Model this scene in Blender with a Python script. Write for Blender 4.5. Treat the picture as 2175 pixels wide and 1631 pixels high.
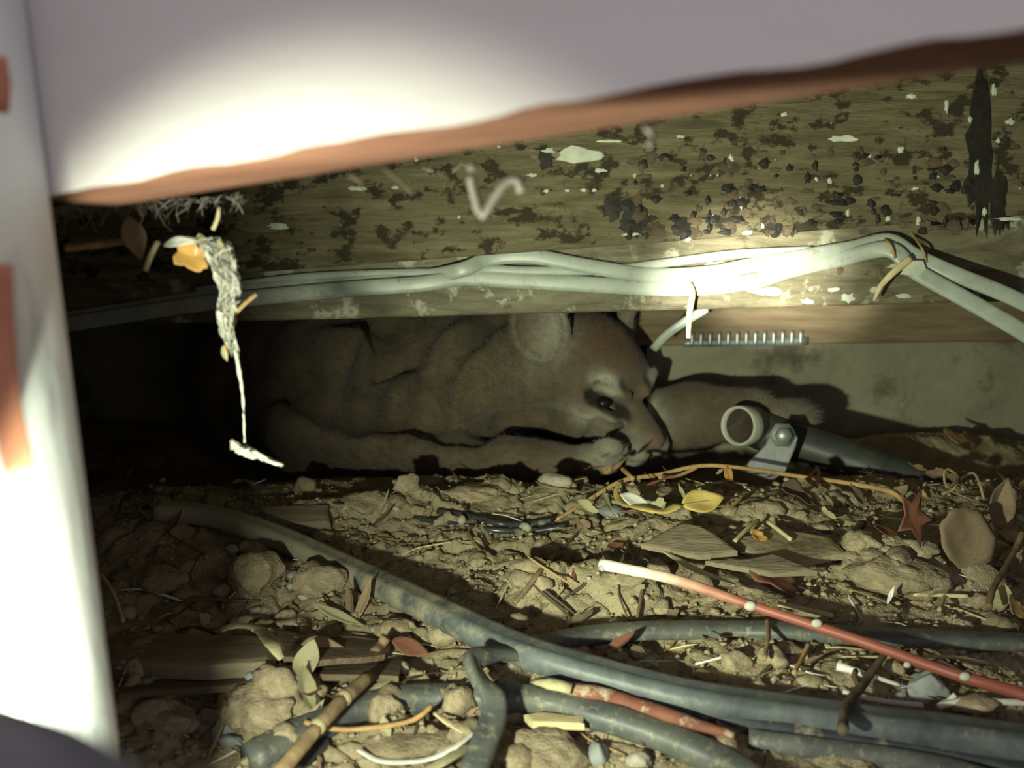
import bpy, bmesh, math, random
import numpy as np
from mathutils import Vector, Matrix

random.seed(7)
RNG = np.random.RandomState(11)
for o in list(bpy.data.objects):
    bpy.data.objects.remove(o)
SC = bpy.context.scene
COL = SC.collection

# ------------------------------------------------------------------ camera
W_PX, H_PX = 2175.0, 1631.0
HFOV = math.radians(60)
F_PX = W_PX / 2 / math.tan(HFOV / 2)
PITCH = math.radians(8)
CAM_H = 0.32
cam_d = bpy.data.cameras.new('camera')
cam_d.sensor_width = 36
cam_d.lens = 18 / math.tan(HFOV / 2)
cam_d.clip_start = 0.005
cam_d.dof.use_dof = True
cam_d.dof.focus_distance = 0.78
cam_d.dof.aperture_fstop = 6.6
cam = bpy.data.objects.new('camera', cam_d)
COL.objects.link(cam)
cam.location = (0, 0, CAM_H)
cam.rotation_euler = (math.pi / 2 - PITCH, 0, 0)
SC.camera = cam
C_R = Vector((1, 0, 0))
C_F = Vector((0, math.cos(PITCH), -math.sin(PITCH)))
C_U = Vector((0, math.sin(PITCH), math.cos(PITCH)))
C_O = Vector((0, 0, CAM_H))

# ------------------------------------------------------------------ world, lamps, exposure
world = bpy.data.worlds.new('world')
SC.world = world
world.use_nodes = True
world.node_tree.nodes['Background'].inputs[0].default_value = (0.95, 0.90, 0.97, 1)
world.node_tree.nodes['Background'].inputs[1].default_value = 0.50
SC.view_settings.view_transform = 'Standard'
SC.view_settings.look = 'None'
SC.view_settings.gamma = 1
SC.view_settings.use_curve_mapping = False
SC.view_settings.exposure = 0.0

LAMP_POS = Vector((-0.132, 0.19, 0.165))          # lens of the hand torch, low and left of the camera
LAMP_AIM = Vector((0.26, 1.0, 0.285))


def spot(name, energy, size, blend, color, radius=0.010, aim=LAMP_AIM):
    d = bpy.data.lights.new(name, 'SPOT')
    d.energy = energy
    d.spot_size = math.radians(size)
    d.spot_blend = blend
    d.color = color
    d.shadow_soft_size = radius
    o = bpy.data.objects.new(name, d)
    COL.objects.link(o)
    o.location = LAMP_POS
    o.rotation_euler = (aim - LAMP_POS).to_track_quat('-Z', 'Y').to_euler()
    return o


# one torch: sharp-edged spill, main beam and hot centre share its place and axis
spot('torch_spill_offscreen', 8.0, 109, 0.06, (.92, 1.0, 0.74))
spot('torch_beam_offscreen', 20.0, 70, 1.0, (.90, 1.0, 0.68))
spot('torch_core_offscreen', 150.0, 15, 1.0, (1.0, 1.0, 0.80))


# ------------------------------------------------------------------ helpers
def P(px, py, dist):
    """Point on the ray of a photo pixel at ground distance dist in front of the camera."""
    r = C_R * ((px - W_PX / 2) / F_PX) + C_U * (-(py - H_PX / 2) / F_PX) + C_F
    return C_O + r * (dist / r.y)


_perm = RNG.permutation(4096).astype(np.int64)
_vals = RNG.rand(4096)


def _h2(ix, iy, s=0):
    return _vals[(_perm[(ix + 17 * s) & 4095] + iy * 57 + s * 131) & 4095]


def vnoise(x, y, s=0):
    x = np.asarray(x, float); y = np.asarray(y, float)
    ix = np.floor(x).astype(np.int64); iy = np.floor(y).astype(np.int64)
    fx = x - ix; fy = y - iy
    fx = fx * fx * (3 - 2 * fx); fy = fy * fy * (3 - 2 * fy)
    a = _h2(ix, iy, s); b = _h2(ix + 1, iy, s); c = _h2(ix, iy + 1, s); e = _h2(ix + 1, iy + 1, s)
    return (a * (1 - fx) + b * fx) * (1 - fy) + (c * (1 - fx) + e * fx) * fy - 0.5


def fbm(x, y, octs=4, s=0):
    t = 0; a = 1.0
    for k in range(octs):
        t = t + a * vnoise(x * 2 ** k + 3.1 * k, y * 2 ** k - 7.7 * k, s + k)
        a *= 0.5
    return t


def plates(x, y, s=0):
    """Worley cells: (distance to the cell edge, random of cell, tilt term)."""
    x = np.asarray(x, float); y = np.asarray(y, float)
    ix = np.floor(x).astype(np.int64); iy = np.floor(y).astype(np.int64)
    d1 = np.full(x.shape, 9.0); d2 = np.full(x.shape, 9.0)
    rv = np.zeros(x.shape); tl = np.zeros(x.shape)
    for ax in (-1, 0, 1):
        for ay in (-1, 0, 1):
            cx = ix + ax; cy = iy + ay
            qx = cx + _h2(cx, cy, s); qy = cy + _h2(cx, cy, s + 5)
            dx = x - qx; dy = y - qy
            dd = np.sqrt(dx * dx + dy * dy)
            near = dd < d1
            d2 = np.where(near, d1, np.minimum(d2, dd))
            rr = _h2(cx, cy, s + 9)
            tt = dx * (_h2(cx, cy, s + 11) - .5) + dy * (_h2(cx, cy, s + 13) - .5)
            rv = np.where(near, rr, rv); tl = np.where(near, tt, tl)
            d1 = np.where(near, dd, d1)
    return d2 - d1, rv, tl


_BY = [-1.2, 0.2, 0.5, 0.62, 0.8, 0.95, 1.0, 1.06, 1.12, 1.3, 1.5, 2.0]
_BZ = [-0.03, -0.005, 0.012, 0.026, 0.051, 0.073, 0.068, 0.040, 0.016, 0.016, 0.045, 0.06]
MOUNDS = []      # (x, y, radius x, radius y, height), filled from the photograph below


def base_z(x, y):
    yy = y + 0.03 * np.sin(x * 9.0) * np.clip((y - .5) * 3, 0, 1)
    left = np.clip((0.12 - x) / .25, 0, 1) * np.clip((y - .7) / .25, 0, 1) * np.clip((1.06 - y) / .06, 0, 1)
    return np.interp(yy, _BY, _BZ) - 0.013 * left


def G(x, y):
    x = np.asarray(x, float); y = np.asarray(y, float)
    z = base_z(x, y)
    for mx, my, rx, ry, mh in MOUNDS:
        q = ((x - mx) / rx) ** 2 + ((y - my) / ry) ** 2
        z = z + mh * np.clip(1 - q, 0, 1) ** 1.3
    z = z + 0.016 * fbm(x * 7, y * 7, 3, 1)
    wx = x + 0.012 * fbm(x * 30, y * 30, 2, 60); wy = y + 0.012 * fbm(x * 30 + 9, y * 30, 2, 66)
    e, r, t = plates(wx * 16, wy * 20, 3)
    amt = np.clip(0.5 + 2.2 * fbm(x * 5 + 4, y * 5, 2, 30), 0.15, 1)
    z = z + amt * ((r - .5) * 0.011 + t * 0.016 - 0.007 * np.exp(-(e / 0.07) ** 2))
    e2, r2, t2 = plates(wx * 52, wy * 60, 23)
    am2 = np.clip(0.4 + 2.4 * fbm(x * 9, y * 9, 2, 40), 0.05, 1)
    z = z + am2 * ((r2 - .5) * 0.0055 + t2 * .005 - 0.002 * np.exp(-(e2 / 0.10) ** 2))
    z = z + 0.0045 * fbm(x * 110, y * 110, 3, 50)
    return z


def g1(x, y):
    return float(G(np.array([x]), np.array([y]))[0])


def GP(px, py, lift=0.0):
    """Where the ray of a photo pixel meets the ground (then lifted)."""
    r = C_R * ((px - W_PX / 2) / F_PX) + C_U * (-(py - H_PX / 2) / F_PX) + C_F
    ts = np.linspace(0.25, 1.35, 900) / r.y
    z = C_O.z + r.z * ts
    h = G(r.x * ts, r.y * ts) + lift
    k = np.argmax(z < h)
    if not (z < h).any():
        k = len(ts) - 1
    q = C_O + r * float(ts[k])
    return q if q.y < 1.02 else C_O + r * (0.955 / r.y)


def px_size(pt):
    """metres per photo pixel at a point"""
    return (pt - C_O).dot(C_F) / F_PX


# ------------------------------------------------------------------ object helpers
def link(o):
    COL.objects.link(o)
    return o


def obj(name, mesh, material, parent=None, label=None, cat=None, group=None, kind=None):
    o = bpy.data.objects.new(name, mesh)
    if material is not None:
        if len(mesh.materials) == 0:
            mesh.materials.append(material)
    COL.objects.link(o)
    if parent is not None:
        o.parent = parent
        o.matrix_parent_inverse = Matrix.Translation(-parent.location) if parent.type == 'EMPTY' else parent.matrix_basis.inverted()
    if label: o['label'] = label
    if cat: o['category'] = cat
    if group: o['group'] = group
    if kind: o['kind'] = kind
    return o


def empty(name, loc, label, cat, group=None):
    o = bpy.data.objects.new(name, None)
    o.empty_display_size = 0.02
    COL.objects.link(o)
    o.location = loc
    o['label'] = label; o['category'] = cat
    if group: o['group'] = group
    return o


def mesh_py(name, verts, faces, smooth=True):
    m = bpy.data.meshes.new(name)
    m.from_pydata([tuple(v) for v in verts], [], faces)
    m.update()
    if smooth:
        m.polygons.foreach_set('use_smooth', [True] * len(m.polygons))
    return m


def grid_mesh(name, V, nx, ny):
    """V: (ny*nx, 3) array"""
    i = np.arange(nx - 1)[None, :] + np.arange(ny - 1)[:, None] * nx
    i = i.ravel()
    Fq = np.stack([i, i + 1, i + 1 + nx, i + nx], 1)
    return np_mesh(name, V, Fq)


def np_mesh(name, V, Fq, smooth=True):
    m = bpy.data.meshes.new(name)
    n, k = Fq.shape
    m.vertices.add(len(V)); m.vertices.foreach_set('co', np.ascontiguousarray(V, dtype=np.float32).ravel())
    m.loops.add(n * k); m.loops.foreach_set('vertex_index', np.ascontiguousarray(Fq, dtype=np.int32).ravel())
    m.polygons.add(n)
    m.polygons.foreach_set('loop_start', np.arange(0, n * k, k, dtype=np.int32))
    m.polygons.foreach_set('loop_total', np.full(n, k, dtype=np.int32))
    m.update(calc_edges=True)
    if smooth:
        m.polygons.foreach_set('use_smooth', np.ones(n, dtype=bool))
    m.validate()
    return m


def catmull(pts, step):
    pts = [Vector(p) for p in pts]
    q = [pts[0] * 2 - pts[1]] + pts + [pts[-1] * 2 - pts[-2]]
    out = []; us = []
    for i in range(1, len(q) - 2):
        a, b, c, e = q[i - 1], q[i], q[i + 1], q[i + 2]
        n = max(2, int((c - b).length / step))
        for k in range(n):
            t = k / n
            out.append(0.5 * ((2 * b) + (c - a) * t + (2 * a - 5 * b + 4 * c - e) * t * t + (3 * b - a - 3 * c + e) * t ** 3))
            us.append((i - 1 + t) / (len(pts) - 1))
    out.append(pts[-1]); us.append(1.0)
    return out, us


def sweep_mesh(name, pts, profile, step=0.006, up=Vector((0, 0, 1)), scale=None, jitter=0.0, twist=None, smooth=True, origin=None):
    """profile: closed list of (side, up) metres; scale: list of values per control point"""
    path, us = catmull(pts, step)
    n = len(profile)
    verts = []
    for i, p in enumerate(path):
        t = (path[min(i + 1, len(path) - 1)] - path[max(i - 1, 0)]).normalized()
        sd = t.cross(up)
        if sd.length < 1e-4: sd = t.cross(Vector((1, 0, 0)))
        sd.normalize(); uu = sd.cross(t).normalized()
        if twist:
            a = np.interp(us[i], np.linspace(0, 1, len(twist)), twist)
            sd, uu = sd * math.cos(a) + uu * math.sin(a), uu * math.cos(a) - sd * math.sin(a)
        s = 1.0 if scale is None else float(np.interp(us[i], np.linspace(0, 1, len(scale)), scale))
        for a, b in profile:
            j = 1 + (random.random() - .5) * jitter
            verts.append(p + sd * a * s * j + uu * b * s * j)
    faces = []
    L = len(path)
    for i in range(L - 1):
        for k in range(n):
            k2 = (k + 1) % n
            faces.append((i * n + k, (i + 1) * n + k, (i + 1) * n + k2, i * n + k2))
    faces.append(tuple(range(n)))
    faces.append(tuple(reversed([(L - 1) * n + k for k in range(n)])))
    o = Vector(origin) if origin is not None else Vector((0, 0, 0))
    return mesh_py(name, [v - o for v in verts], faces, smooth)


def round_prof(r, n=10, flat=1.0):
    return [(r * math.cos(2 * math.pi * k / n), r * flat * math.sin(2 * math.pi * k / n)) for k in range(n)]


def cable_prof(w, h, n=20, groove=0.22):
    """flat twin cable: two rounded cores with a web between them"""
    out = []
    for k in range(n):
        a = 2 * math.pi * k / n
        x = math.copysign(abs(math.cos(a)) ** 0.8, math.cos(a))
        y = math.copysign(abs(math.sin(a)) ** 0.75, math.sin(a))
        y *= 1 - groove * math.exp(-((x - 0.12) / 0.16) ** 2)
        out.append((w / 2 * x, h / 2 * y))
    return out


def rect_prof(w, h, n=3, bev=0.004):
    """rounded rectangle; side 0..w, up 0..h"""
    out = []
    for cx, cy, a0 in ((w - bev, h - bev, 0), (bev, h - bev, 90), (bev, bev, 180), (w - bev, bev, 270)):
        for k in range(n):
            a = math.radians(a0 + 90 * k / (n - 1))
            out.append((cx + bev * math.cos(a), cy + bev * math.sin(a)))
    return out


# ------------------------------------------------------------------ materials
def new_mat(name):
    m = bpy.data.materials.new(name)
    m.use_nodes = True
    nt = m.node_tree
    b = nt.nodes['Principled BSDF']
    return m, nt, b


def nnode(nt, t, **kw):
    n = nt.nodes.new(t)
    for k, v in kw.items():
        setattr(n, k, v)
    return n


def mat(name, stops, scale=20.0, rough=0.85, bump=0.3, bscale=120.0, bdist=0.004, stretch=(1, 1, 1), distortion=0.3,
        spec=0.3, metal=0.0, rand=0.12, coord='Object', extra=None, trans=0.0):
    """noise-driven colour ramp with a fine relief and a small per-object change of brightness"""
    m, nt, b = new_mat(name)
    tc = nnode(nt, 'ShaderNodeTexCoord')
    mp = nnode(nt, 'ShaderNodeMapping')
    mp.inputs['Scale'].default_value = stretch
    nt.links.new(tc.outputs[coord], mp.inputs[0])
    n1 = nnode(nt, 'ShaderNodeTexNoise')
    n1.inputs['Scale'].default_value = scale
    n1.inputs['Detail'].default_value = 6
    n1.inputs['Roughness'].default_value = 0.62
    n1.inputs['Distortion'].default_value = distortion
    nt.links.new(mp.outputs[0], n1.inputs['Vector'])
    cr = nnode(nt, 'ShaderNodeValToRGB')
    el = cr.color_ramp.elements
    while len(el) < len(stops):
        el.new(0.5)
    for e, (p, c) in zip(el, stops):
        e.position = p; e.color = (*c, 1)
    nt.links.new(n1.outputs['Fac'], cr.inputs[0])
    out = cr.outputs[0]
    if rand:
        oi = nnode(nt, 'ShaderNodeObjectInfo')
        mr = nnode(nt, 'ShaderNodeMapRange')
        mr.inputs['To Min'].default_value = 1 - rand; mr.inputs['To Max'].default_value = 1 + rand
        nt.links.new(oi.outputs['Random'], mr.inputs[0])
        hs = nnode(nt, 'ShaderNodeHueSaturation')
        nt.links.new(mr.outputs[0], hs.inputs['Value'])
        nt.links.new(out, hs.inputs['Color'])
        out = hs.outputs[0]
    if extra:
        out = extra(nt, mp, out)
    nt.links.new(out, b.inputs['Base Color'])
    b.inputs['Roughness'].default_value = rough
    b.inputs['Specular IOR Level'].default_value = spec
    b.inputs['Metallic'].default_value = metal
    if trans:
        b.inputs['Subsurface Weight'].default_value = trans
        b.inputs['Subsurface Radius'].default_value = (0.003, 0.002, 0.001)
    if bump:
        n2 = nnode(nt, 'ShaderNodeTexNoise')
        n2.inputs['Scale'].default_value = bscale
        n2.inputs['Detail'].default_value = 8
        nt.links.new(mp.outputs[0], n2.inputs['Vector'])
        bp = nnode(nt, 'ShaderNodeBump')
        bp.inputs['Strength'].default_value = bump
        bp.inputs['Distance'].default_value = bdist
        nt.links.new(n2.outputs['Fac'], bp.inputs['Height'])
        nt.links.new(bp.outputs[0], b.inputs['Normal'])
    return m


def mask_mix(color, scale, lo, hi, stretch=(1, 1, 1), kind='noise', seed=0.0, detail=5):
    """a second colour laid over the first where a noise (or voronoi) mask is high: stains, flakes, dust"""
    def f(nt, mp, out):
        m2 = nnode(nt, 'ShaderNodeMapping')
        m2.inputs['Scale'].default_value = stretch
        m2.inputs['Location'].default_value = (seed, seed * .7, seed * 1.3)
        tc = nnode(nt, 'ShaderNodeTexCoord')
        nt.links.new(tc.outputs['Object'], m2.inputs[0])
        if kind == 'noise':
            n = nnode(nt, 'ShaderNodeTexNoise'); n.inputs['Detail'].default_value = detail; n.inputs['Roughness'].default_value = .65
        else:
            n = nnode(nt, 'ShaderNodeTexVoronoi')
        n.inputs['Scale'].default_value = scale
        nt.links.new(m2.outputs[0], n.inputs['Vector'])
        mr = nnode(nt, 'ShaderNodeMapRange')
        mr.inputs['From Min'].default_value = lo; mr.inputs['From Max'].default_value = hi
        nt.links.new(n.outputs['Fac' if kind == 'noise' else 'Distance'], mr.inputs[0])
        mx = nnode(nt, 'ShaderNodeMix', data_type='RGBA')
        nt.links.new(mr.outputs[0], mx.inputs[0])
        nt.links.new(out, mx.inputs[6])
        mx.inputs[7].default_value = (*color, 1)
        return mx.outputs[2]
    return f


def chain(*fs):
    def f(nt, mp, out):
        for q in fs:
            out = q(nt, mp, out)
        return out
    return f


M = {}
M['dirt'] = mat('dirt', [(.25, (.19, .15, .09)), (.5, (.34, .28, .175)), (.75, (.46, .39, .26))], 16, .95, .55, 260, .004, rand=0,
                extra=mask_mix((.12, .09, .06), 40, .58, .72, seed=3))
M['clod'] = mat('clod', [(.25, (.22, .165, .10)), (.5, (.35, .28, .18)), (.75, (.48, .40, .27))], 3, .95, .35, 9, .06, rand=.15)
M['stone'] = mat('stone', [(.3, (.33, .30, .25)), (.6, (.45, .40, .31)), (.8, (.55, .50, .40))], 3, .85, .3, 9, .05, rand=.18)
M['grey_stone'] = mat('grey_stone', [(.3, (.22, .23, .23)), (.7, (.42, .44, .42))], 60, .7, .25, 240, .002, rand=.25)
M['hose'] = mat('hose', [(.3, (.045, .05, .055)), (.7, (.11, .12, .12))], 60, .5, .2, 260, .001, rand=0, spec=.5,
                extra=chain(mask_mix((.14, .145, .12), 22, .40, .66, detail=9, seed=3), mask_mix((.28, .25, .17), 170, .54, .70, detail=9)))
def dusty(nt, mp, out):
    tc_ = nnode(nt, 'ShaderNodeTexCoord'); sx = nnode(nt, 'ShaderNodeSeparateXYZ')
    nt.links.new(tc_.outputs['Object'], sx.inputs[0])
    nz_ = nnode(nt, 'ShaderNodeTexNoise'); nz_.inputs['Scale'].default_value = 45; nz_.inputs['Detail'].default_value = 9; nz_.inputs['Roughness'].default_value = .7
    nt.links.new(tc_.outputs['Object'], nz_.inputs['Vector'])
    mr_ = nnode(nt, 'ShaderNodeMapRange'); mr_.inputs['From Min'].default_value = .12; mr_.inputs['From Max'].default_value = .42
    mr_.inputs['To Min'].default_value = .22; mr_.inputs['To Max'].default_value = -.16
    nt.links.new(sx.outputs[0], mr_.inputs[0])
    ad_ = nnode(nt, 'ShaderNodeMath', operation='ADD'); nt.links.new(nz_.outputs['Fac'], ad_.inputs[0]); nt.links.new(mr_.outputs[0], ad_.inputs[1])
    m2_ = nnode(nt, 'ShaderNodeMapRange'); m2_.inputs['From Min'].default_value = .44; m2_.inputs['From Max'].default_value = .64
    nt.links.new(ad_.outputs[0], m2_.inputs[0])
    mx = nnode(nt, 'ShaderNodeMix', data_type='RGBA')
    nt.links.new(m2_.outputs[0], mx.inputs[0]); nt.links.new(out, mx.inputs[6]); mx.inputs[7].default_value = (.33, .30, .21, 1)
    return mx.outputs[2]


M['hose_dusty'] = mat('hose_dusty', [(.3, (.06, .07, .075)), (.7, (.14, .155, .155))], 60, .5, .25, 260, .001, rand=0, spec=.5, extra=dusty)
M['hose_black'] = mat('hose_black', [(.3, (.02, .022, .025)), (.7, (.055, .06, .065))], 60, .28, .1, 260, .001, rand=0, spec=.6,
                      extra=mask_mix((.30, .26, .18), 55, .54, .70, seed=5, detail=8))
M['cable'] = mat('cable', [(.3, (.30, .335, .29)), (.7, (.42, .45, .39))], 40, .38, .1, 300, .001, rand=.05, spec=.5,
                 extra=mask_mix((.24, .22, .16), 60, .58, .72, seed=2))
M['beam'] = mat('beam', [(.3, (.09, .073, .042)), (.5, (.165, .14, .08)), (.7, (.235, .20, .125))], 9, .85, .7, 60, .004,
                stretch=(1.2, 6, 11), distortion=.8, rand=0,
                extra=chain(mask_mix((.045, .035, .022), 30, .53, .58, stretch=(1, 1, 1.5), detail=8),
                            mask_mix((.62, .60, .50), 75, .735, .76, seed=8, detail=2)))
M['ledge'] = mat('ledge', [(.3, (.085, .068, .04)), (.5, (.155, .135, .08)), (.7, (.25, .22, .14))], 9, .6, .5, 60, .003,
                 stretch=(1.5, 5, 9), distortion=.8, rand=0, spec=.5,
                 extra=chain(mask_mix((.40, .385, .29), 26, .57, .64, seed=4), mask_mix((.10, .075, .045), 35, .60, .66, seed=9)))
M['back_wood'] = mat('back_wood', [(.3, (.12, .085, .05)), (.6, (.24, .18, .11)), (.8, (.30, .25, .17))], 8, .9, .4, 60, .003, stretch=(1, 4, 7), rand=.1)
M['concrete'] = mat('concrete', [(.3, (.20, .185, .13)), (.6, (.30, .28, .20)), (.8, (.36, .34, .25))], 10, .95, .35, 90, .004, rand=0,
                    extra=mask_mix((.11, .095, .065), 9, .54, .66, seed=1, detail=7))
M['paint'] = mat('paint', [(.3, (.70, .65, .64)), (.7, (.78, .73, .72))], 5, .55, .12, 60, .002, rand=0, spec=.4, stretch=(1, 1, 3))
M['post_paint'] = mat('post_paint', [(.3, (.74, .77, .79)), (.7, (.84, .86, .87))], 10, .5, .12, 60, .002, rand=0, spec=.4, stretch=(3, 3, .6),
                      extra=mask_mix((.40, .44, .46), 14, .58, .74, stretch=(2, 2, .5), seed=6))
M['rust_wood'] = mat('rust_wood', [(.3, (.11, .045, .03)), (.6, (.19, .085, .055)), (.8, (.30, .17, .12))], 18, .85, .4, 120, .003, rand=0, stretch=(.6, 2, 2))
M['rust_red'] = mat('rust_red', [(.3, (.38, .13, .07)), (.7, (.52, .22, .13))], 30, .7, .2, 120, .002, rand=0)
M['tar'] = mat('tar', [(.3, (.012, .010, .008)), (.7, (.03, .025, .02))], 60, .6, .4, 120, .002)
M['flake'] = mat('flake', [(.3, (.50, .52, .42)), (.7, (.68, .70, .58))], 60, .8, .3, 200, .002)
M['white_chip'] = mat('white_chip', [(.3, (.62, .60, .52)), (.7, (.80, .78, .70))], 60, .7, .2, 200, .002)
M['straw'] = mat('straw', [(.3, (.45, .36, .19)), (.7, (.62, .52, .31))], 80, .75, .2, 300, .001, rand=.3)
M['twig'] = mat('twig', [(.3, (.15, .10, .055)), (.7, (.34, .24, .13))], 80, .85, .4, 300, .001, rand=.3)
M['orange_twig'] = mat('orange_twig', [(.3, (.34, .20, .08)), (.7, (.52, .34, .16))], 80, .75, .3, 300, .001, rand=.1)
M['dark_twig'] = mat('dark_twig', [(.3, (.06, .045, .03)), (.7, (.15, .11, .07))], 80, .85, .5, 300, .001, rand=.2)
M['dry_leaf'] = mat('dry_leaf', [(.3, (.20, .14, .085)), (.7, (.36, .27, .17))], 50, .8, .4, 200, .002, rand=.3, trans=.1)
M['pale_leaf'] = mat('pale_leaf', [(.3, (.40, .36, .20)), (.7, (.55, .50, .31))], 50, .75, .4, 200, .002, rand=.2, trans=.1)
M['yellow_leaf'] = mat('yellow_leaf', [(.3, (.60, .42, .10)), (.7, (.72, .58, .22))], 30, .7, .3, 200, .002, trans=.15, rand=.1)
M['orange_leaf'] = mat('orange_leaf', [(.3, (.62, .30, .07)), (.7, (.78, .48, .16))], 50, .7, .3, 200, .002, trans=.15)
M['red_leaf'] = mat('red_leaf', [(.3, (.16, .065, .04)), (.7, (.27, .12, .075))], 50, .75, .3, 200, .002, trans=.1)
M['bark'] = mat('bark', [(.3, (.11, .075, .048)), (.6, (.20, .145, .095)), (.8, (.30, .24, .17))], 12, .9, .6, 70, .004, stretch=(1, 6, 6), rand=.15)
M['red_bark'] = mat('red_bark', [(.3, (.13, .045, .03)), (.7, (.23, .09, .06))], 40, .7, .3, 120, .002, extra=mask_mix((.5, .42, .3), 50, .56, .68))
M['plank'] = mat('plank', [(.3, (.17, .13, .085)), (.6, (.28, .23, .155)), (.8, (.36, .31, .22))], 14, .9, .5, 80, .003, stretch=(1, 5, 5), rand=.1)
M['metal'] = mat('metal', [(.3, (.30, .33, .32)), (.7, (.48, .51, .48))], 40, .45, .2, 150, .001, metal=.6, rand=0)
M['abs'] = mat('abs', [(.3, (.03, .032, .03)), (.7, (.07, .075, .065))], 30, .45, .2, 150, .001, rand=0,
               extra=mask_mix((.12, .11, .085), 18, .55, .75, seed=4))
M['pipe_rim'] = mat('pipe_rim', [(.3, (.42, .40, .34)), (.7, (.56, .54, .46))], 60, .7, .2, 150, .001, rand=0)
M['pipe_inside'] = mat('pipe_inside', [(.3, (.045, .03, .024)), (.7, (.09, .06, .048))], 60, .8, .2, 150, .001, rand=0)
M['string'] = mat('string', [(.3, (.20, .17, .15)), (.7, (.30, .26, .23))], 80, .9, 0, rand=.1)
M['web'] = mat('web', [(.3, (.52, .51, .43)), (.7, (.72, .71, .62))], 80, .9, 0, rand=.1)
M['torch'] = mat('torch', [(.3, (.05, .075, .22)), (.7, (.07, .10, .28))], 20, .45, 0, rand=0, spec=.5)
M['torch_rim'] = mat('torch_rim', [(.3, (.10, .10, .13)), (.7, (.13, .13, .17))], 20, .4, 0, rand=0, spec=.5)
M['glass'] = mat('glass', [(.3, (.75, .78, .8)), (.7, (.85, .87, .88))], 20, .1, 0, rand=0)
M['subfloor'] = mat('subfloor', [(.3, (.09, .065, .04)), (.7, (.19, .14, .09))], 8, .9, .4, 60, .003, stretch=(1, 4, 7), rand=0)

# red fibreglass rod: cream white at the broken end, turning red along the length
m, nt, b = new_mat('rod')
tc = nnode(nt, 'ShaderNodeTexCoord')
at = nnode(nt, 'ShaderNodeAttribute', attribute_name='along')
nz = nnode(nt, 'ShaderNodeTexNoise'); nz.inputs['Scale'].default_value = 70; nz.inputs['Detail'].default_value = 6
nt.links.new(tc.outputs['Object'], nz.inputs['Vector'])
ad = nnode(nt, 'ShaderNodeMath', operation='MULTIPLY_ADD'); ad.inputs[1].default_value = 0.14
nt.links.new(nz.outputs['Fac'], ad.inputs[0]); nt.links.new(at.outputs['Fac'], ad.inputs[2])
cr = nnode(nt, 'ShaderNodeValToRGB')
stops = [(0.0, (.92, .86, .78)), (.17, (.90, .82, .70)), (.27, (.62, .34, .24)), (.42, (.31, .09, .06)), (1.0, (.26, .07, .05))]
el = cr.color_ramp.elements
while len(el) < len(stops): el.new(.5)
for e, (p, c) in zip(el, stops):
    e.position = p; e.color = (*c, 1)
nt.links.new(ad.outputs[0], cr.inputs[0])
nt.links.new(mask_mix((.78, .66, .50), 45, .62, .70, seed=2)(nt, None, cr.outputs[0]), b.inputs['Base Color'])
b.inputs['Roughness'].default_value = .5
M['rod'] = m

# fur: the coat colour is stored per vertex
m, nt, b = new_mat('fur')
at = nnode(nt, 'ShaderNodeVertexColor', layer_name='coat')
tc = nnode(nt, 'ShaderNodeTexCoord')
nz = nnode(nt, 'ShaderNodeTexNoise'); nz.inputs['Scale'].default_value = 90; nz.inputs['Detail'].default_value = 7
nt.links.new(tc.outputs['Object'], nz.inputs['Vector'])
mr = nnode(nt, 'ShaderNodeMapRange'); mr.inputs['To Min'].default_value = .65; mr.inputs['To Max'].default_value = 1.35
nt.links.new(nz.outputs['Fac'], mr.inputs[0])
hs = nnode(nt, 'ShaderNodeHueSaturation')
nt.links.new(mr.outputs[0], hs.inputs['Value']); nt.links.new(at.outputs[0], hs.inputs['Color'])
nt.links.new(hs.outputs[0], b.inputs['Base Color'])
b.inputs['Roughness'].default_value = .9
b.inputs['Specular IOR Level'].default_value = .15
b.inputs['Sheen Weight'].default_value = .15
n2 = nnode(nt, 'ShaderNodeTexNoise'); n2.inputs['Scale'].default_value = 420; n2.inputs['Detail'].default_value = 4
nt.links.new(tc.outputs['Object'], n2.inputs['Vector'])
bp = nnode(nt, 'ShaderNodeBump'); bp.inputs['Strength'].default_value = .5; bp.inputs['Distance'].default_value = .003
nt.links.new(n2.outputs['Fac'], bp.inputs['Height']); nt.links.new(bp.outputs[0], b.inputs['Normal'])
M['fur'] = m
M['eye'] = mat('eye', [(.3, (.006, .005, .004)), (.7, (.016, .012, .008))], 20, .35, 0, rand=0, spec=.3)
M['nose_skin'] = mat('nose_skin', [(.3, (.16, .09, .075)), (.7, (.24, .14, .12))], 60, .5, .2, 300, .001, rand=0)

# ------------------------------------------------------------------ ground
# flat plates and mounds of packed soil that the photograph shows: pixel centre, half sizes in pixels, height
for px, py, wx, wy, hh in ((1270, 1235, 190, 60, .016), (1140, 1240, 90, 50, .010), (1910, 1225, 130, 60, .030), (600, 1500, 130, 60, .020),
                           (660, 1100, 90, 30, .012), (820, 1085, 150, 40, .012), (1420, 1110, 120, 30, .010), (1640, 1090, 90, 25, .010),
                           (560, 1240, 100, 60, .014), (1850, 1440, 120, 40, .008), (860, 1580, 110, 30, .012), (2060, 1240, 90, 50, .012),
                           (330, 1150, 160, 60, .02), (300, 1480, 120, 60, .02)):
    r = C_R * ((px - W_PX / 2) / F_PX) + C_U * (-(py - H_PX / 2) / F_PX) + C_F
    t = 0.62 / r.y
    for _ in range(30):
        p = C_O + r * t
        t += (p.z - float(base_z(np.array(p.x), np.array(p.y)))) * 0.9
    p = C_O + r * t
    u = px_size(p)
    MOUNDS.append((p.x, p.y, wx * u, wy * u * 1.8, hh))

MOUNDS.append((0.62, 1.22, 0.36, 0.14, 0.058))      # soil bank against the footing at the right

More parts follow.
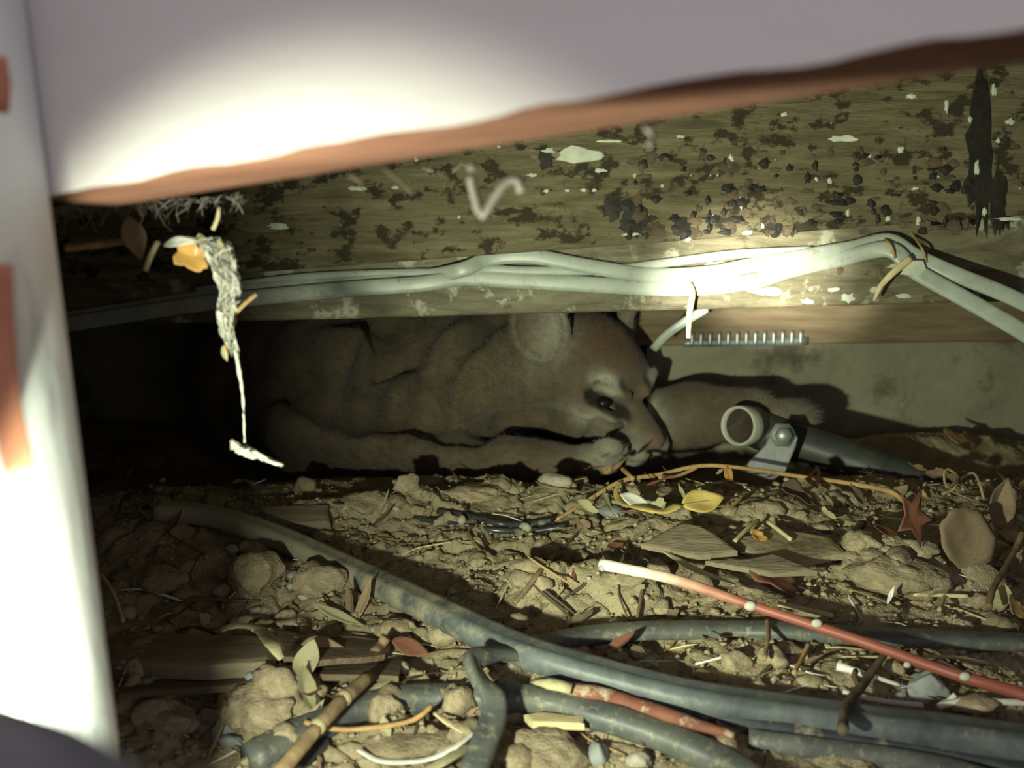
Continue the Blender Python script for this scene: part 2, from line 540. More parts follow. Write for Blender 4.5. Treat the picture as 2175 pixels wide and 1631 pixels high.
ys = np.concatenate([np.arange(-0.9, 0.34, 0.02), np.arange(0.34, 1.06, 0.0024), np.arange(1.06, 1.75, 0.008)])
xs = np.concatenate([np.arange(-1.3, -0.62, 0.012), np.arange(-0.62, 0.82, 0.0026), np.arange(0.82, 1.5, 0.012)])
XX, YY = np.meshgrid(xs, ys)
ZZ = G(XX, YY)
floor = obj('floor', grid_mesh('floor', np.stack([XX.ravel(), YY.ravel(), ZZ.ravel()], 1), len(xs), len(ys)), M['dirt'])
floor['kind'] = 'structure'


# ------------------------------------------------------------------ shell of the crawl space
def box_mesh(name, lo, hi, seg=1, noise=0.0):
    bm = bmesh.new()
    bmesh.ops.create_cube(bm, size=1)
    for v in bm.verts:
        v.co = Vector([lo[i] + (v.co[i] + .5) * (hi[i] - lo[i]) for i in range(3)])
    if seg > 1:
        bmesh.ops.subdivide_edges(bm, edges=bm.edges[:], cuts=seg, use_grid_fill=True)
    me = bpy.data.meshes.new(name)
    bm.to_mesh(me); bm.free()
    return me


def struct(name, me, m):
    o = obj(name, me, m)
    o['kind'] = 'structure'
    return o


BACK_Y = 1.50
struct('wall_back', box_mesh('wall_back', (-1.3, BACK_Y, -0.1), (1.5, BACK_Y + .12, .62)), M['concrete'])
struct('wall_footing', box_mesh('wall_footing', (.20, 1.312, -0.1), (.955, BACK_Y, .56)), M['concrete'])
struct('wall_left', box_mesh('wall_left', (-1.34, 0.42, -0.1), (-1.24, BACK_Y, .62)), M['concrete'])
struct('wall_right', box_mesh('wall_right', (.955, -0.14, -0.1), (1.05, BACK_Y, .66)), M['concrete'])
cp = [(-1.3, .38), (-.24, .38), (-.16, .36), (.955, -.085), (1.05, -.10), (1.05, BACK_Y + .1), (-1.3, BACK_Y + .1)]
cn = len(cp)
struct('ceiling', mesh_py('ceiling', [(x, y, .56) for x, y in cp] + [(x, y, .60) for x, y in cp],
                          [tuple(reversed(range(cn))), tuple(range(cn, 2 * cn))] + [(k, (k + 1) % cn, (k + 1) % cn + cn, k + cn) for k in range(cn)], False), M['subfloor'])

# ------------------------------------------------------------------ front: painted board and post
# bottom edge of the board: left end by the post, right end nearer to the camera
A = P(70, 424, 0.335)
B = P(2175, 66, 0.215)
dirv = (B - A).normalized()
B2 = A + dirv * 1.2
A2 = A
base = empty('painted_board', A2, 'wide pinkish white painted board with bare brown underside, above the opening', 'board')
TH = 0.042
# side vector of the sweep points to the camera; profile starts at the front face
sd = dirv.cross(Vector((0, 0, 1))).normalized()
core = sweep_mesh('board_core', [A2, A2.lerp(B2, .33), A2.lerp(B2, .66), B2],
                  [(a - TH, b) for a, b in rect_prof(TH, .30, 3, .003)], .012, jitter=.0)
obj('board_core', core, M['rust_wood'], base)
# coat of paint on the front face with an uneven chipped lower edge
n = 160; nv = 16
V = []
for j in range(nv):
    for i in range(n):
        t = i / (n - 1)
        p = A2.lerp(B2, t)
        L = t * (B2 - A2).length
        e = 0.0010 + 0.0022 * float(fbm(np.array(L * 40), np.array(2.0), 4, 70))
        e = max(e, 0.0002) * min(1.0, .15 + L * 9)
        z = e + (0.298 - e) * (j / (nv - 1)) ** 1.5
        V.append(p + sd * 0.0012 + Vector((0, 0, z)))
me = grid_mesh('paint_coat', np.array([tuple(v) for v in V]), n, nv)
me.polygons.foreach_set('use_smooth', [False] * len(me.polygons))
pc = obj('paint_coat', me, M['paint'], base)
md = pc.modifiers.new('thickness', 'SOLIDIFY'); md.thickness = .001; md.offset = 0

# post: leans a little, lower end towards the middle
T0 = P(52, -60, 0.332); T1 = P(262, 1600, 0.318)
dv = (T1 - T0)
T1b = T0 + dv * ((T0.z + 0.02) / (T0.z - T1.z))          # down into the soil
T0b = T0 - dv * 0.35
base = empty('post', T1b, 'white painted timber post with rust red drips, beside the painted board', 'post')
WP, DP = 0.10, 0.055
pr = rect_prof(WP, DP, 3, .003)
me = sweep_mesh('post_core', [T0b, T0b.lerp(T1b, .33), T0b.lerp(T1b, .66), T1b], [(a, b) for a, b in pr], .02, up=Vector((0, -1, 0)))
obj('post_core', me, M['post_paint'], base)
# which way the sweep side points: dir down x up(-y)
tdir = (T1b - T0b).normalized(); psd = tdir.cross(Vector((0, -1, 0))).normalized(); pup = psd.cross(tdir).normalized()
# narrow bead along the edge next to the opening
me = sweep_mesh('edge_bead', [T0b + psd * .006 + pup * DP, T0b.lerp(T1b, .5) + psd * .006 + pup * DP, T1b + psd * .006 + pup * DP],
                round_prof(.0042, 8, .5), .02, up=Vector((0, -1, 0)), jitter=.25)
obj('edge_bead', me, M['post_paint'], base)


def on_post(px, py):
    r = C_R * ((px - W_PX / 2) / F_PX) + C_U * (-(py - H_PX / 2) / F_PX) + C_F
    q = T0b + pup * DP
    t = (q - C_O).dot(pup) / r.dot(pup)
    return C_O + r * t


for pts, wd in (([(2, 560), (4, 700), (14, 850), (34, 960), (42, 1000)], (.0035, .0042, .0045, .0050, .0046)),
                ([(0, 120), (3, 180), (4, 240)], (.002, .003, .0022))):
    me = sweep_mesh('rust_drip', [on_post(*q) for q in pts], [(math.cos(2 * math.pi * k / 12), .16 * math.sin(2 * math.pi * k / 12)) for k in range(12)],
                    .004, up=Vector((0, -1, 0)), scale=list(wd))
    obj('rust_drip', me, M['rust_red'], base)

# wall of boards left of the post, where the torch does not look
xl = min(T0b.x, T1b.x)
struct('wall_front', box_mesh('wall_front', (-1.3, 0.37, -0.05), (xl - .07, 0.41, .62)), M['paint'])

# ------------------------------------------------------------------ hand torch, low at the left
ax = (LAMP_AIM - LAMP_POS).normalized()
root = empty('flashlight', LAMP_POS - ax * .20, 'bulky blue and grey hand lantern, blurred, close by the white post', 'flashlight')


def lathe(name, prof, origin, axis, n=32):
    q = axis.to_track_quat('Z', 'Y')
    verts = []; faces = []
    for r, z in prof:
        for k in range(n):
            a = 2 * math.pi * k / n
            verts.append(origin + q @ Vector((r * math.cos(a), r * math.sin(a), z)))
    for i in range(len(prof) - 1):
        for k in range(n):
            k2 = (k + 1) % n
            faces.append((i * n + k, i * n + k2, (i + 1) * n + k2, (i + 1) * n + k))
    return mesh_py(name, verts, faces)


LO = LAMP_POS - ax * 0.012
obj('lamp_head', lathe('lamp_head', [(.0, -.075), (.018, -.075), (.022, -.06), (.030, -.045), (.034, -.035), (.034, -.012)], LO, ax), M['torch'], root)
obj('bezel', lathe('bezel', [(.034, -.014), (.0365, -.013), (.0365, .002), (.034, .004), (.030, .004), (.029, -.004), (.012, -.03)], LO, ax), M['torch_rim'], root)


def super_mesh(name, c, r, e=.55, nu=32, nv_=20, zcut=None):
    verts = []; faces = []
    f_ = lambda v_: math.copysign(abs(v_) ** e, v_)
    for j in range(nv_ + 1):
        ph = -math.pi / 2 + math.pi * j / nv_
        for i_ in range(nu):
            th_ = 2 * math.pi * i_ / nu
            verts.append(Vector((c[0] + r[0] * f_(math.cos(ph)) * f_(math.cos(th_)), c[1] + r[1] * f_(math.cos(ph)) * f_(math.sin(th_)), c[2] + r[2] * f_(math.sin(ph)))))
    for j in range(nv_):
        for i_ in range(nu):
            i2 = (i_ + 1) % nu
            faces.append((j * nu + i_, j * nu + i2, (j + 1) * nu + i2, (j + 1) * nu + i_))
    return mesh_py(name, verts, faces)


obj('body', super_mesh('body', (-.095, .080, .215), (.062, .046, .052), .8), M['torch'], root)
obj('top_shell', super_mesh('top_shell', (-.096, .096, .222), (.060, .036, .044), .8), M['torch_rim'], root)
obj('grip', super_mesh('grip', (-.105, .075, .12), (.022, .030, .08), .7), M['torch'], root)

# ------------------------------------------------------------------ timbers under the floor
def timber(name, a, b, thick, high, material, label, jit=.0, parent=None, cat='beam'):
    pts = [a.lerp(b, t) for t in (0, .25, .5, .75, 1)]
    me = sweep_mesh(name, pts, [(x - thick, y) for x, y in rect_prof(thick, high, 3, .004)], .01, jitter=jit, origin=a)
    o = obj(name, me, material, None, label, cat)
    o.location = a
    return o


BEAM_A = P(250, 600, 1.00); BEAM_B = P(2290, 448, 0.955)
beam = timber('floor_beam', BEAM_A + (BEAM_A - BEAM_B) * .35, BEAM_B, .045, .24, M['beam'], 'weathered brown floor beam with flaking dark coating, above the grey cables')
LED_A = P(250, 690, 1.015); LED_B = P(2300, 636, 0.985)
ledge = timber('ledger_board', LED_A + (LED_A - LED_B) * .35, LED_B, .03, .115, M['ledge'], 'sunlit looking peeling ledger board that carries the grey cables')
ledge['label'] = 'brightly lit peeling ledger board that carries the grey cables'
BK_A = P(1180, 738, 1.285); BK_B = P(2400, 722, 1.285)
back = timber('sill_board', BK_A, BK_B, .027, .16, M['back_wood'], 'dim brown sill board on top of the concrete back wall')

BDIR = (BEAM_B - BEAM_A).normalized(); BSD = BDIR.cross(Vector((0, 0, 1))).normalized()


def on_plane(px, py, q, nrm):
    r = C_R * ((px - W_PX / 2) / F_PX) + C_U * (-(py - H_PX / 2) / F_PX) + C_F
    return C_O + r * ((q - C_O).dot(nrm) / r.dot(nrm))


def blob_mesh(name, cx, cy, wpx, hpx, q, nrm, th=.0012, n=14, rough=.35, seed=0):
    """thin irregular chip lying on a plane"""
    rs = random.Random(seed)
    ring = []
    for k in range(n):
        a = 2 * math.pi * k / n
        s = 1 + (rs.random() - .5) * 2 * rough
        ring.append(on_plane(cx + wpx / 2 * s * math.cos(a), cy + hpx / 2 * s * math.sin(a), q, nrm))
    c = on_plane(cx, cy, q, nrm)
    verts = [c + nrm * th * 1.6] + [v.lerp(c, .12) + nrm * th for v in ring] + [v - nrm * .001 for v in ring]
    faces = [(0, 1 + (k + 1) % n, 1 + k) for k in range(n)] + [(1 + k, 1 + (k + 1) % n, 1 + n + (k + 1) % n, 1 + n + k) for k in range(n)]
    return mesh_py(name, verts, faces, False)


# pale chips of old paint on the beam
chips = [(1228, 330, 95, 38), (1165, 320, 30, 12), (1275, 362, 26, 10), (1130, 372, 26, 8), (1300, 300, 60, 8), (1553, 342, 12, 28), (1790, 295, 60, 16),
         (1912, 318, 16, 18), (1935, 205, 22, 12), (2010, 225, 9, 30), (1665, 243, 16, 9), (1845, 330, 11, 11), (1762, 385, 10, 16), (1733, 380, 10, 10),
         (1573, 428, 9, 34), (1460, 508, 16, 10), (1587, 494, 26, 12), (1885, 462, 11, 16), (1943, 402, 16, 12), (1950, 468, 10, 22), (2145, 258, 18, 14),
         (2074, 355, 12, 40), (2060, 255, 8, 16), (2110, 190, 12, 30), (2090, 450, 10, 18), (2140, 465, 60, 8), (1340, 498, 44, 6), (1445, 290, 18, 8),
         (1620, 480, 8, 14), (1800, 452, 8, 18), (2120, 300, 10, 10), (1205, 405, 14, 7), (1240, 404, 14, 7), (1262, 404, 10, 7), (1160, 405, 12, 8), (760, 400, 40, 10),
         (590, 480, 46, 14), (840, 398, 20, 8)]
for k, (cx, cy, w, h) in enumerate(chips):
    obj('paint_chip', blob_mesh('paint_chip', cx, cy, w, h, BEAM_A, BSD, seed=k), M['flake'], beam)
# black tarry run down the beam and dark scabs
for k, (cx, cy, w, h) in enumerate([(2082, 330, 60, 330), (2120, 420, 40, 140), (1345, 470, 70, 70), (1300, 440, 40, 60), (1160, 335, 34, 50), (1450, 480, 40, 40)]):
    me = blob_mesh('tar_run', cx, cy, w, h, BEAM_A, BSD, th=.0008, n=28, seed=50 + k, rough=.25)
    o = obj('tar_run', me, M['tar'], beam)
rs = random.Random(4)
for k in range(150):
    cx = rs.uniform(1330, 2060); t = rs.random()
    top = 330 - (cx - 1300) * .09
    cy = 500 - (cx - 1300) * .02 - (t ** 1.6) * 170
    w = rs.uniform(8, 34); h = rs.uniform(8, 26)
    me = blob_mesh('bark_scab', cx, cy, w, h, BEAM_A, BSD, th=.0016, n=11, seed=100 + k, rough=.4)
    obj('bark_scab', me, M['tar'] if rs.random() < .5 else M['dark_twig'], beam)
# chips on the ledger board
LDIR = (LED_B - LED_A).normalized(); LSD = LDIR.cross(Vector((0, 0, 1))).normalized()
for k in range(26):
    cx = rs.uniform(1280, 2060); cy = rs.uniform(560, 642)
    me = blob_mesh('paint_chip', cx, cy, rs.uniform(14, 60), rs.uniform(8, 22), LED_A, LSD, th=.0012, n=12, seed=300 + k, rough=.4)
    obj('paint_chip', me, M['flake'] if rs.random() < .7 else M['bark'], ledge)

# ------------------------------------------------------------------ grey cables along the ledger board
def lp(px, py, off=.006):
    return on_plane(px, py, LED_A, LSD) + LSD * off


def cable(name, pts, w, h, label, offs=.006, twist=None, material='cable', cat='cable', group=None):
    q = []
    for p in pts:
        q.append(lp(p[0], p[1], p[2] if len(p) > 2 else offs))
    # sweep with the wide side along the board face: profile up = towards the camera
    me = sweep_mesh(name, q, cable_prof(w, h, 16, .18), .006, up=LSD, twist=twist, origin=q[0])
    o = obj(name, me, M[material], None, label, cat, group)
    o.location = q[0]
    return o


cable('electrical_cable', [(60, 690), (380, 640), (560, 612), (760, 600), (900, 588), (985, 572, .016), (1040, 550), (1130, 545), (1250, 566), (1380, 584), (1500, 580), (1600, 562), (1700, 545), (1800, 528), (1878, 512, .012),
                           (1930, 545, .02), (2000, 582, .035), (2100, 628, .05), (2240, 705, .07)], .017, .008,
      'grey flat electrical cable, upper run on the ledger board')
cable('electrical_cable', [(60, 702, .015), (380, 652, .015), (560, 630, .015), (760, 612, .015), (900, 602, .015), (985, 590, .010), (1100, 596), (1250, 604), (1400, 612), (1500, 610), (1600, 596), (1680, 572), (1780, 550), (1872, 530, .02),
                           (1920, 575, .03), (2010, 632, .045), (2100, 690, .06), (2250, 790, .08)], .018, .008,
      'grey flat electrical cable, lower run sagging under its neighbour on the ledger board')
cable('electrical_cable', [(420, 618), (640, 590), (860, 580), (975, 580, .012), (1040, 572, .008), (1120, 575, .006), (1280, 574, .004), (1400, 560, .004), (1560, 540, .004), (1720, 532, .004)], .010, .006,
      'thin grey cable wedged behind the two wide cables on the ledger board')


def tube_thing(name, pts, r, material, label, cat, group=None, scale=None, n=8, flat=1.0, step=.004, jitter=.08, up=Vector((0, 0, 1)), prof=None):
    me = sweep_mesh(name, pts, prof or round_prof(r, n, flat), step, up=up, scale=scale, jitter=jitter, origin=pts[0])
    o = obj(name, me, M[material], None, label, cat, group)
    o.location = pts[0]
    return o


# bent nails over the cables
for a, b_, c, lab in (((1872, 496), (1868, 520), (1880, 548), 'rusty bent nail over the crossing of the grey cables'),
                      ((1938, 492), (1934, 530), (1944, 556), 'thin rusty wire nail just past the crossing of the grey cables')):
    tube_thing('bent_nail', [lp(a[0], a[1], -.004), lp(b_[0], b_[1], .030), lp(c[0], c[1], .028)], .0014, 'orange_twig', lab, 'nail', up=LSD)
tube_thing('wood_splinter', [lp(1462, 600, .012), lp(1466, 622, .016), lp(1458, 665, .02), lp(1455, 715, .022)], .0034, 'straw', 'pale curved splinter hanging from the grey cables', 'splinter', scale=[.6, 1, 1, .7], up=LSD, flat=.5)
tube_thing('wood_splinter', [lp(1908, 548, .034), lp(1875, 572, .038), lp(1845, 605, .036), lp(1832, 636, .034)], .0040, 'straw', 'pale splinter sticking out below the crossing of the cables', 'splinter', scale=[1, 1, .8, .4], up=LSD, flat=.4)
me = blob_mesh('paper_scrap', 1942, 572, 54, 40, LED_A + LSD * .034, LSD, th=.001, n=7, seed=9, rough=.3)
obj('paper_scrap', me, M['flake'], None, 'greenish white paper scrap caught at the crossing of the cables', 'paper')
# pale flat cable that comes down behind the ledger, beside the cat's head
tube_thing('electrical_cable', [P(1510, 650, 1.10), P(1460, 680, 1.11), P(1415, 712, 1.12), P(1388, 742, 1.13)], .006, 'cable', 'short grey cable end behind the ledger board, touching the cougar', 'cable', flat=.5, step=.006, up=Vector((0, -1, 0)), jitter=0)

# ridged metal strap on the sill board
BKD = (BK_B - BK_A).normalized(); BKS = BKD.cross(Vector((0, 0, 1))).normalized()
sp = [on_plane(x, y, BK_A, BKS) + BKS * .002 for x, y in ((1450, 728), (1580, 727), (1715, 724))]
strap = empty('metal_strap', sp[0], 'ridged grey metal strap nailed along the dim sill board', 'strap')
obj('strap_base', sweep_mesh('strap_base', sp, [(-.006, 0), (.006, 0), (.006, .002), (-.006, .002)], .01, up=BKS), M['metal'], strap)
ridge = None
for k in range(13):
    x = 1468 + k * 19.2
    a = on_plane(x, 735 - (x - 1460) * .016, BK_A, BKS) + BKS * .004; b2 = on_plane(x + 1, 706 - (x - 1460) * .016, BK_A, BKS) + BKS * .004
    obj('ridge', sweep_mesh('ridge', [a, a.lerp(b2, .5), b2], round_prof(.0034, 6), .01, up=BKS), M['metal'], strap)

# ------------------------------------------------------------------ cougar
def surface_nets(Fd, origin, h):
    S = Fd < 0
    nx, ny, nz = Fd.shape
    corners = [(i, j, k) for i in (0, 1) for j in (0, 1) for k in (0, 1)]
    def sub(A_, c): return A_[c[0]:nx - 1 + c[0], c[1]:ny - 1 + c[1], c[2]:nz - 1 + c[2]]
    cnt = np.zeros((nx - 1, ny - 1, nz - 1), np.int8)
    for c in corners: cnt += sub(S, c).astype(np.int8)
    act = (cnt > 0) & (cnt < 8)
    idx = np.full(act.shape, -1, np.int64)
    ii, jj, kk = np.nonzero(act)
    idx[ii, jj, kk] = np.arange(len(ii))
    acc = np.zeros((len(ii), 3)); num = np.zeros(len(ii))
    for a in corners:
        for axis in range(3):
            if a[axis] == 1: continue
            e = list(a); e[axis] = 1
            fa = Fd[ii + a[0], jj + a[1], kk + a[2]]; fb = Fd[ii + e[0], jj + e[1], kk + e[2]]
            cr_ = (fa < 0) != (fb < 0)
            t = np.where(cr_, fa / np.where(cr_, fa - fb, 1), 0)
            p = np.tile(np.array(a, float), (len(ii), 1)); p[:, axis] += t
            acc[cr_] += p[cr_]; num[cr_] += 1
    V = (np.stack([ii, jj, kk], 1) + acc / num[:, None]) * h + origin
    faces = []
    for axis in range(3):
        u, v = [(1, 2), (2, 0), (0, 1)][axis]
        sl0 = [slice(1, -1)] * 3; sl0[axis] = slice(0, -1)
        sl1 = [slice(1, -1)] * 3; sl1[axis] = slice(1, None)
        A0 = S[tuple(sl0)]; A1 = S[tuple(sl1)]
        for flip in (False, True):
            pick = (A0 & ~A1) if not flip else (~A0 & A1)
            q = np.stack(np.nonzero(pick), 1)
            if len(q) == 0: continue
            q = q + np.array([0 if d_ == axis else 1 for d_ in range(3)])
            def cell(du, dv):
                c = q.copy(); c[:, u] -= du; c[:, v] -= dv
                return idx[c[:, 0], c[:, 1], c[:, 2]]
            f = np.stack([cell(1, 1), cell(0, 1), cell(0, 0), cell(1, 0)], 1)
            if flip: f = f[:, ::-1]
            faces.append(f)
    return V, np.concatenate(faces)


class Field:
    def __init__(self, lo, hi, h):
        self.h = h; self.lo = np.array(lo, float)
        n = np.ceil((np.array(hi) - self.lo) / h).astype(int) + 1
        self.F = np.full(n, 0.06, np.float32)

    def region(self, lo, hi):
        a = np.clip(np.floor((np.array(lo) - self.lo) / self.h).astype(int), 0, np.array(self.F.shape) - 1)
        b_ = np.clip(np.ceil((np.array(hi) - self.lo) / self.h).astype(int) + 1, 1, np.array(self.F.shape))
        sl = tuple(slice(x, max(y, x + 1)) for x, y in zip(a, b_))
        g = [self.lo[i] + self.h * np.arange(sl[i].start, sl[i].stop) for i in range(3)]
        return sl, np.stack(np.meshgrid(*g, indexing='ij'), -1)

    def add(self, sl, dd, k, cut=False):
        f = self.F[sl]
        if cut:
            dd = -dd
            hh = np.clip(.5 - .5 * (dd - f) / -k, 0, 1) if False else np.clip(.5 + .5 * (dd - f) / k, 0, 1)
            self.F[sl] = f * (1 - hh) + dd * hh + k * hh * (1 - hh)
        else:
            hh = np.clip(.5 + .5 * (dd - f) / k, 0, 1)
            self.F[sl] = dd * (1 - hh) + f * hh - k * hh * (1 - hh)

    def capsule(self, a, b_, ra, rb, k=.02, cut=False):
        a = np.array(a, float); b_ = np.array(b_, float); m_ = max(ra, rb) + k + .02
        sl, g = self.region(np.minimum(a, b_) - m_, np.maximum(a, b_) + m_)
        ab = b_ - a
        t = np.clip(((g - a) @ ab) / (ab @ ab), 0, 1)
        dd = np.linalg.norm(g - a - t[..., None] * ab, axis=-1) - (ra + (rb - ra) * t)
        self.add(sl, dd, k, cut)

    def ellip(self, c, R_, r, k=.02, cut=False):
        """R_: 3x3 with columns = axes"""
        c = np.array(c, float); r = np.array(r, float); m_ = r.max() + k + .02
        sl, g = self.region(c - m_, c + m_)
        q = (g - c) @ R_
        k0 = np.linalg.norm(q / r, axis=-1); k1 = np.linalg.norm(q / (r * r), axis=-1)
        dd = k0 * (k0 - 1) / np.maximum(k1, 1e-6)
        self.add(sl, dd, k, cut)


def rotm(a, b_, c):
    ca, sa, cb, sb, cc, s_c = math.cos(a), math.sin(a), math.cos(b_), math.sin(b_), math.cos(c), math.sin(c)
    return (np.array([[ca, -sa, 0], [sa, ca, 0], [0, 0, 1]]) @ np.array([[1, 0, 0], [0, cb, -sb], [0, sb, cb]]) @ np.array([[cc, 0, s_c], [0, 1, 0], [-s_c, 0, cc]]))


CB = np.array([tuple(C_R), tuple(C_F), tuple(C_U)]).T           # columns: camera right, away, up
HR = CB @ rotm(0.74, 0.50, -0.22) @ np.diag([1, -1, 1])        # head axes: side, forward, up (columns)
HO = np.array(P(1318, 831, 1.17))
HS = 0.01


def hp(x, f, u):
    return HO + HR @ (np.array([x, f, u]) * HS)


fd = Field((-0.62, 0.94, -0.02), (0.50, 1.47, 0.345), 0.0038)


def he(x, f, u, rx, rf, ru, k=.015, cut=False, R_=None):
    fd.ellip(hp(x, f, u), HR if R_ is None else R_, (rx * HS, rf * HS, ru * HS), k, cut)


def hc(a, b_, ra, rb, k=.015, cut=False):
    fd.capsule(hp(*a), hp(*b_), ra * HS, rb * HS, k, cut)


V3 = lambda p: np.array(tuple(p))
# trunk, shoulder, haunch
fd.capsule(V3(P(1000, 800, 1.31)), V3(P(800, 800, 1.34)), .105, .105, .03)
fd.capsule(V3(P(800, 800, 1.34)), V3(P(560, 790, 1.34)), .105, .11, .03)
fd.ellip(V3(P(690, 785, 1.27)), np.eye(3), (.085, .09, .085), .015)          # thigh
fd.capsule(V3(P(735, 760, 1.20)), V3(P(800, 720, 1.20)), .050, .018, .02)      # knee ridge
fd.capsule(V3(P(560, 860, 1.24)), V3(P(700, 900, 1.19)), .045, .035, .02)
fd.ellip(V3(P(1010, 805, 1.225)), np.eye(3), (.073, .08, .082), .014)         # near shoulder
fd.capsule(V3(P(1060, 800, 1.26)), hp(0, -11, -2.0), .085, .082, .03)         # neck
# near foreleg folded in front of the chest
fd.capsule(V3(P(985, 850, 1.20)), V3(P(640, 905, 1.165)), .050, .046, .012)
fd.capsule(V3(P(640, 905, 1.165)), V3(P(900, 955, 1.13)), .040, .036, .02)
fd.capsule(V3(P(900, 955, 1.13)), V3(P(1180, 985, 1.11)), .036, .029, .02)
fd.ellip(V3(P(1258, 978, 1.10)), np.eye(3), (.036, .032, .022), .012)
for k in range(4):
    fd.ellip(V3(P(1292 + 9 * (k % 2), 950 + 6 * k, 1.075 + .014 * k)), np.eye(3), (.020, .011, .013), .006)
fd.capsule(V3(P(1000, 800, 1.31)) + (0, 0, -.06), V3(P(560, 800, 1.34)) + (0, 0, -.06), .09, .09, .02)
fd.capsule(V3(P(640, 905, 1.165)) + (0, .02, -.045), V3(P(1200, 955, 1.12)) + (0, .02, -.028), .036, .03, .02)
# far foreleg stretched out to the right, resting on the soil
fd.capsule(V3(P(1330, 930, 1.24)), V3(P(1470, 885, 1.21)), .062, .046, .02)
fd.capsule(V3(P(1470, 885, 1.21)), V3(P(1600, 870, 1.17)), .044, .030, .02)
fd.ellip(V3(P(1680, 878, 1.14)), np.eye(3), (.036, .030, .020), .012)
for k in range(4):
    fd.ellip(V3(P(1705 + [0, 8, 10, 2][k], 866 + 9 * k, 1.16 - .013 * k)), np.eye(3), (.019, .0105, .013), .005)
# head
he(0, -7, 1.6, 6.6, 8.2, 6.0)
he(0, -1.8, 1.9, 4.8, 3.8, 3.4)
for s in (-1, 1):
    he(5.0 * s, -3.4, -2.0, 2.6, 4.4, 2.8, .02)
    he(4.3 * s, -6, -5.6, 3.0, 5.2, 3.4, .02)
hc((0, -.8, -.2), (0, 6.4, -2.9), 2.0, 1.75, .012)
for s in (-1, 1):
    he(1.75 * s, 5.6, -4.7, 2.1, 2.9, 2.0, .006)
hc((0, -3, -6.0), (0, 4.2, -6.9), 3.0, 1.6, .012)
he(0, 5.0, -7.2, 1.7, 1.9, 1.3, .008)
he(0, 7.7, -3.2, 1.55, 1.1, 1.0, .006)
for s in (-1, 1):
    # socket, eyeball bulge of the lids, brow and lower lid
    hc((2.5 * s, 3.0, -.9), (5.3 * s, 1.0, .55), .95, .85, .006, True)
    hc((1.7 * s, 2.5, 1.1), (5.2 * s, .4, 2.0), .9, .75, .008)
    hc((2.6 * s, 2.2, -2.3), (5.6 * s, .0, -.9), .75, .75, .008)
    # mouth line, nostril
    hc((.1 * s, 7.6, -5.9), (1.8 * s, 6.6, -6.35), .22, .25, .004, True)
    hc((1.8 * s, 6.6, -6.35), (3.7 * s, 3.0, -5.9), .25, .2, .004, True)
    hc((.75 * s, 8.8, -3.5), (1.25 * s, 8.2, -3.2), .3, .2, .003, True)
    # ear: rounded shell with a hollow front
    ex = np.array((8.3 * s, -8.8, 6.5))
    tv = np.array((.60 * s, .75, .10)); tv /= np.linalg.norm(tv)
    uv = np.array((.45 * s, -.15, 1.0)); uv -= tv * (uv @ tv); uv /= np.linalg.norm(uv)
    ea = HR @ np.stack([np.cross(tv, uv), tv, uv], 1)
    fd.ellip(hp(*ex), ea, (.040, .018, .052), .008)
    fd.ellip(hp(*(ex + tv * 1.25 + uv * .4)), ea, (.032, .021, .044), .003, True)
def surf(px, py):
    for q in np.arange(.97, 1.46, .003):
        i_ = np.round((V3(P(px, py, q)) - fd.lo) / fd.h).astype(int)
        if (i_ >= 0).all() and (i_ < fd.F.shape).all() and fd.F[tuple(i_)] < 0:
            return q
    return None


for path, rr in (([(1065, 672), (1000, 705), (952, 748), (922, 800), (908, 850), (900, 900)], .018),
                 ([(590, 830), (650, 845), (700, 872), (760, 890), (840, 890), (900, 892), (950, 914), (1010, 915), (1080, 900), (1150, 893), (1215, 902)], .014),
                 ([(815, 690), (822, 715), (800, 760), (785, 810), (775, 850), (768, 880)], .020)):
    pp = [(x, y, surf(x, y)) for x, y in path]
    pp = [(x, y, q) for x, y, q in pp if q is not None]
    for (x0, y0, q0), (x1, y1, q1) in zip(pp[:-1], pp[1:]):
        fd.capsule(V3(P(x0, y0, q0 + .003)), V3(P(x1, y1, q1 + .003)), rr, rr, .024, True)
CV, CF = surface_nets(fd.F, fd.lo, fd.h)
# keep the biggest connected piece
par = np.arange(len(CV))
def find_lab():
    lab = np.arange(len(CV))
    e = np.concatenate([CF[:, [0, 1]], CF[:, [1, 2]], CF[:, [2, 3]], CF[:, [3, 0]]])
    for _ in range(400):
        m0 = np.minimum(lab[e[:, 0]], lab[e[:, 1]])
        new = lab.copy()
        np.minimum.at(new, e[:, 0], m0); np.minimum.at(new, e[:, 1], m0)
        new = new[new]
        if (new == lab).all(): break
        lab = new
    return lab
lab = find_lab()
big = np.bincount(lab).argmax()
keep = lab == big
remap = -np.ones(len(CV), np.int64); remap[keep] = np.arange(keep.sum())
CF = remap[CF[keep[CF[:, 0]]]]; CV = CV[keep]
# coat pattern in head coordinates
L = (CV - HO) @ HR / HS
ax_, lf, lu = np.abs(L[:, 0]), L[:, 1], L[:, 2]
def bump3(cx, cf, cu, r):
    return np.exp(-(((ax_ - cx) ** 2 + (lf - cf) ** 2 + (lu - cu) ** 2) / r ** 2))
def bumpe(c, r):
    return np.exp(-(((ax_ - c[0]) / r[0]) ** 2 + ((lf - c[1]) / r[1]) ** 2 + ((lu - c[2]) / r[2]) ** 2))
taw = np.array([.120, .092, .060]); cream = np.array([.36, .335, .26]); dark = np.array([.018, .015, .012]); brown = np.array([.12, .07, .04])
colr = np.tile(taw, (len(CV), 1))
nz_ = fbm(CV[:, 0] * 40 + CV[:, 2] * 13, CV[:, 1] * 40 + CV[:, 2] * 31, 3, 90)
colr *= (1 + .35 * nz_)[:, None]
def lay(col, w):
    global colr
    w = np.clip(w, 0, 1)[:, None]
    colr = colr * (1 - w) + np.array(col) * w
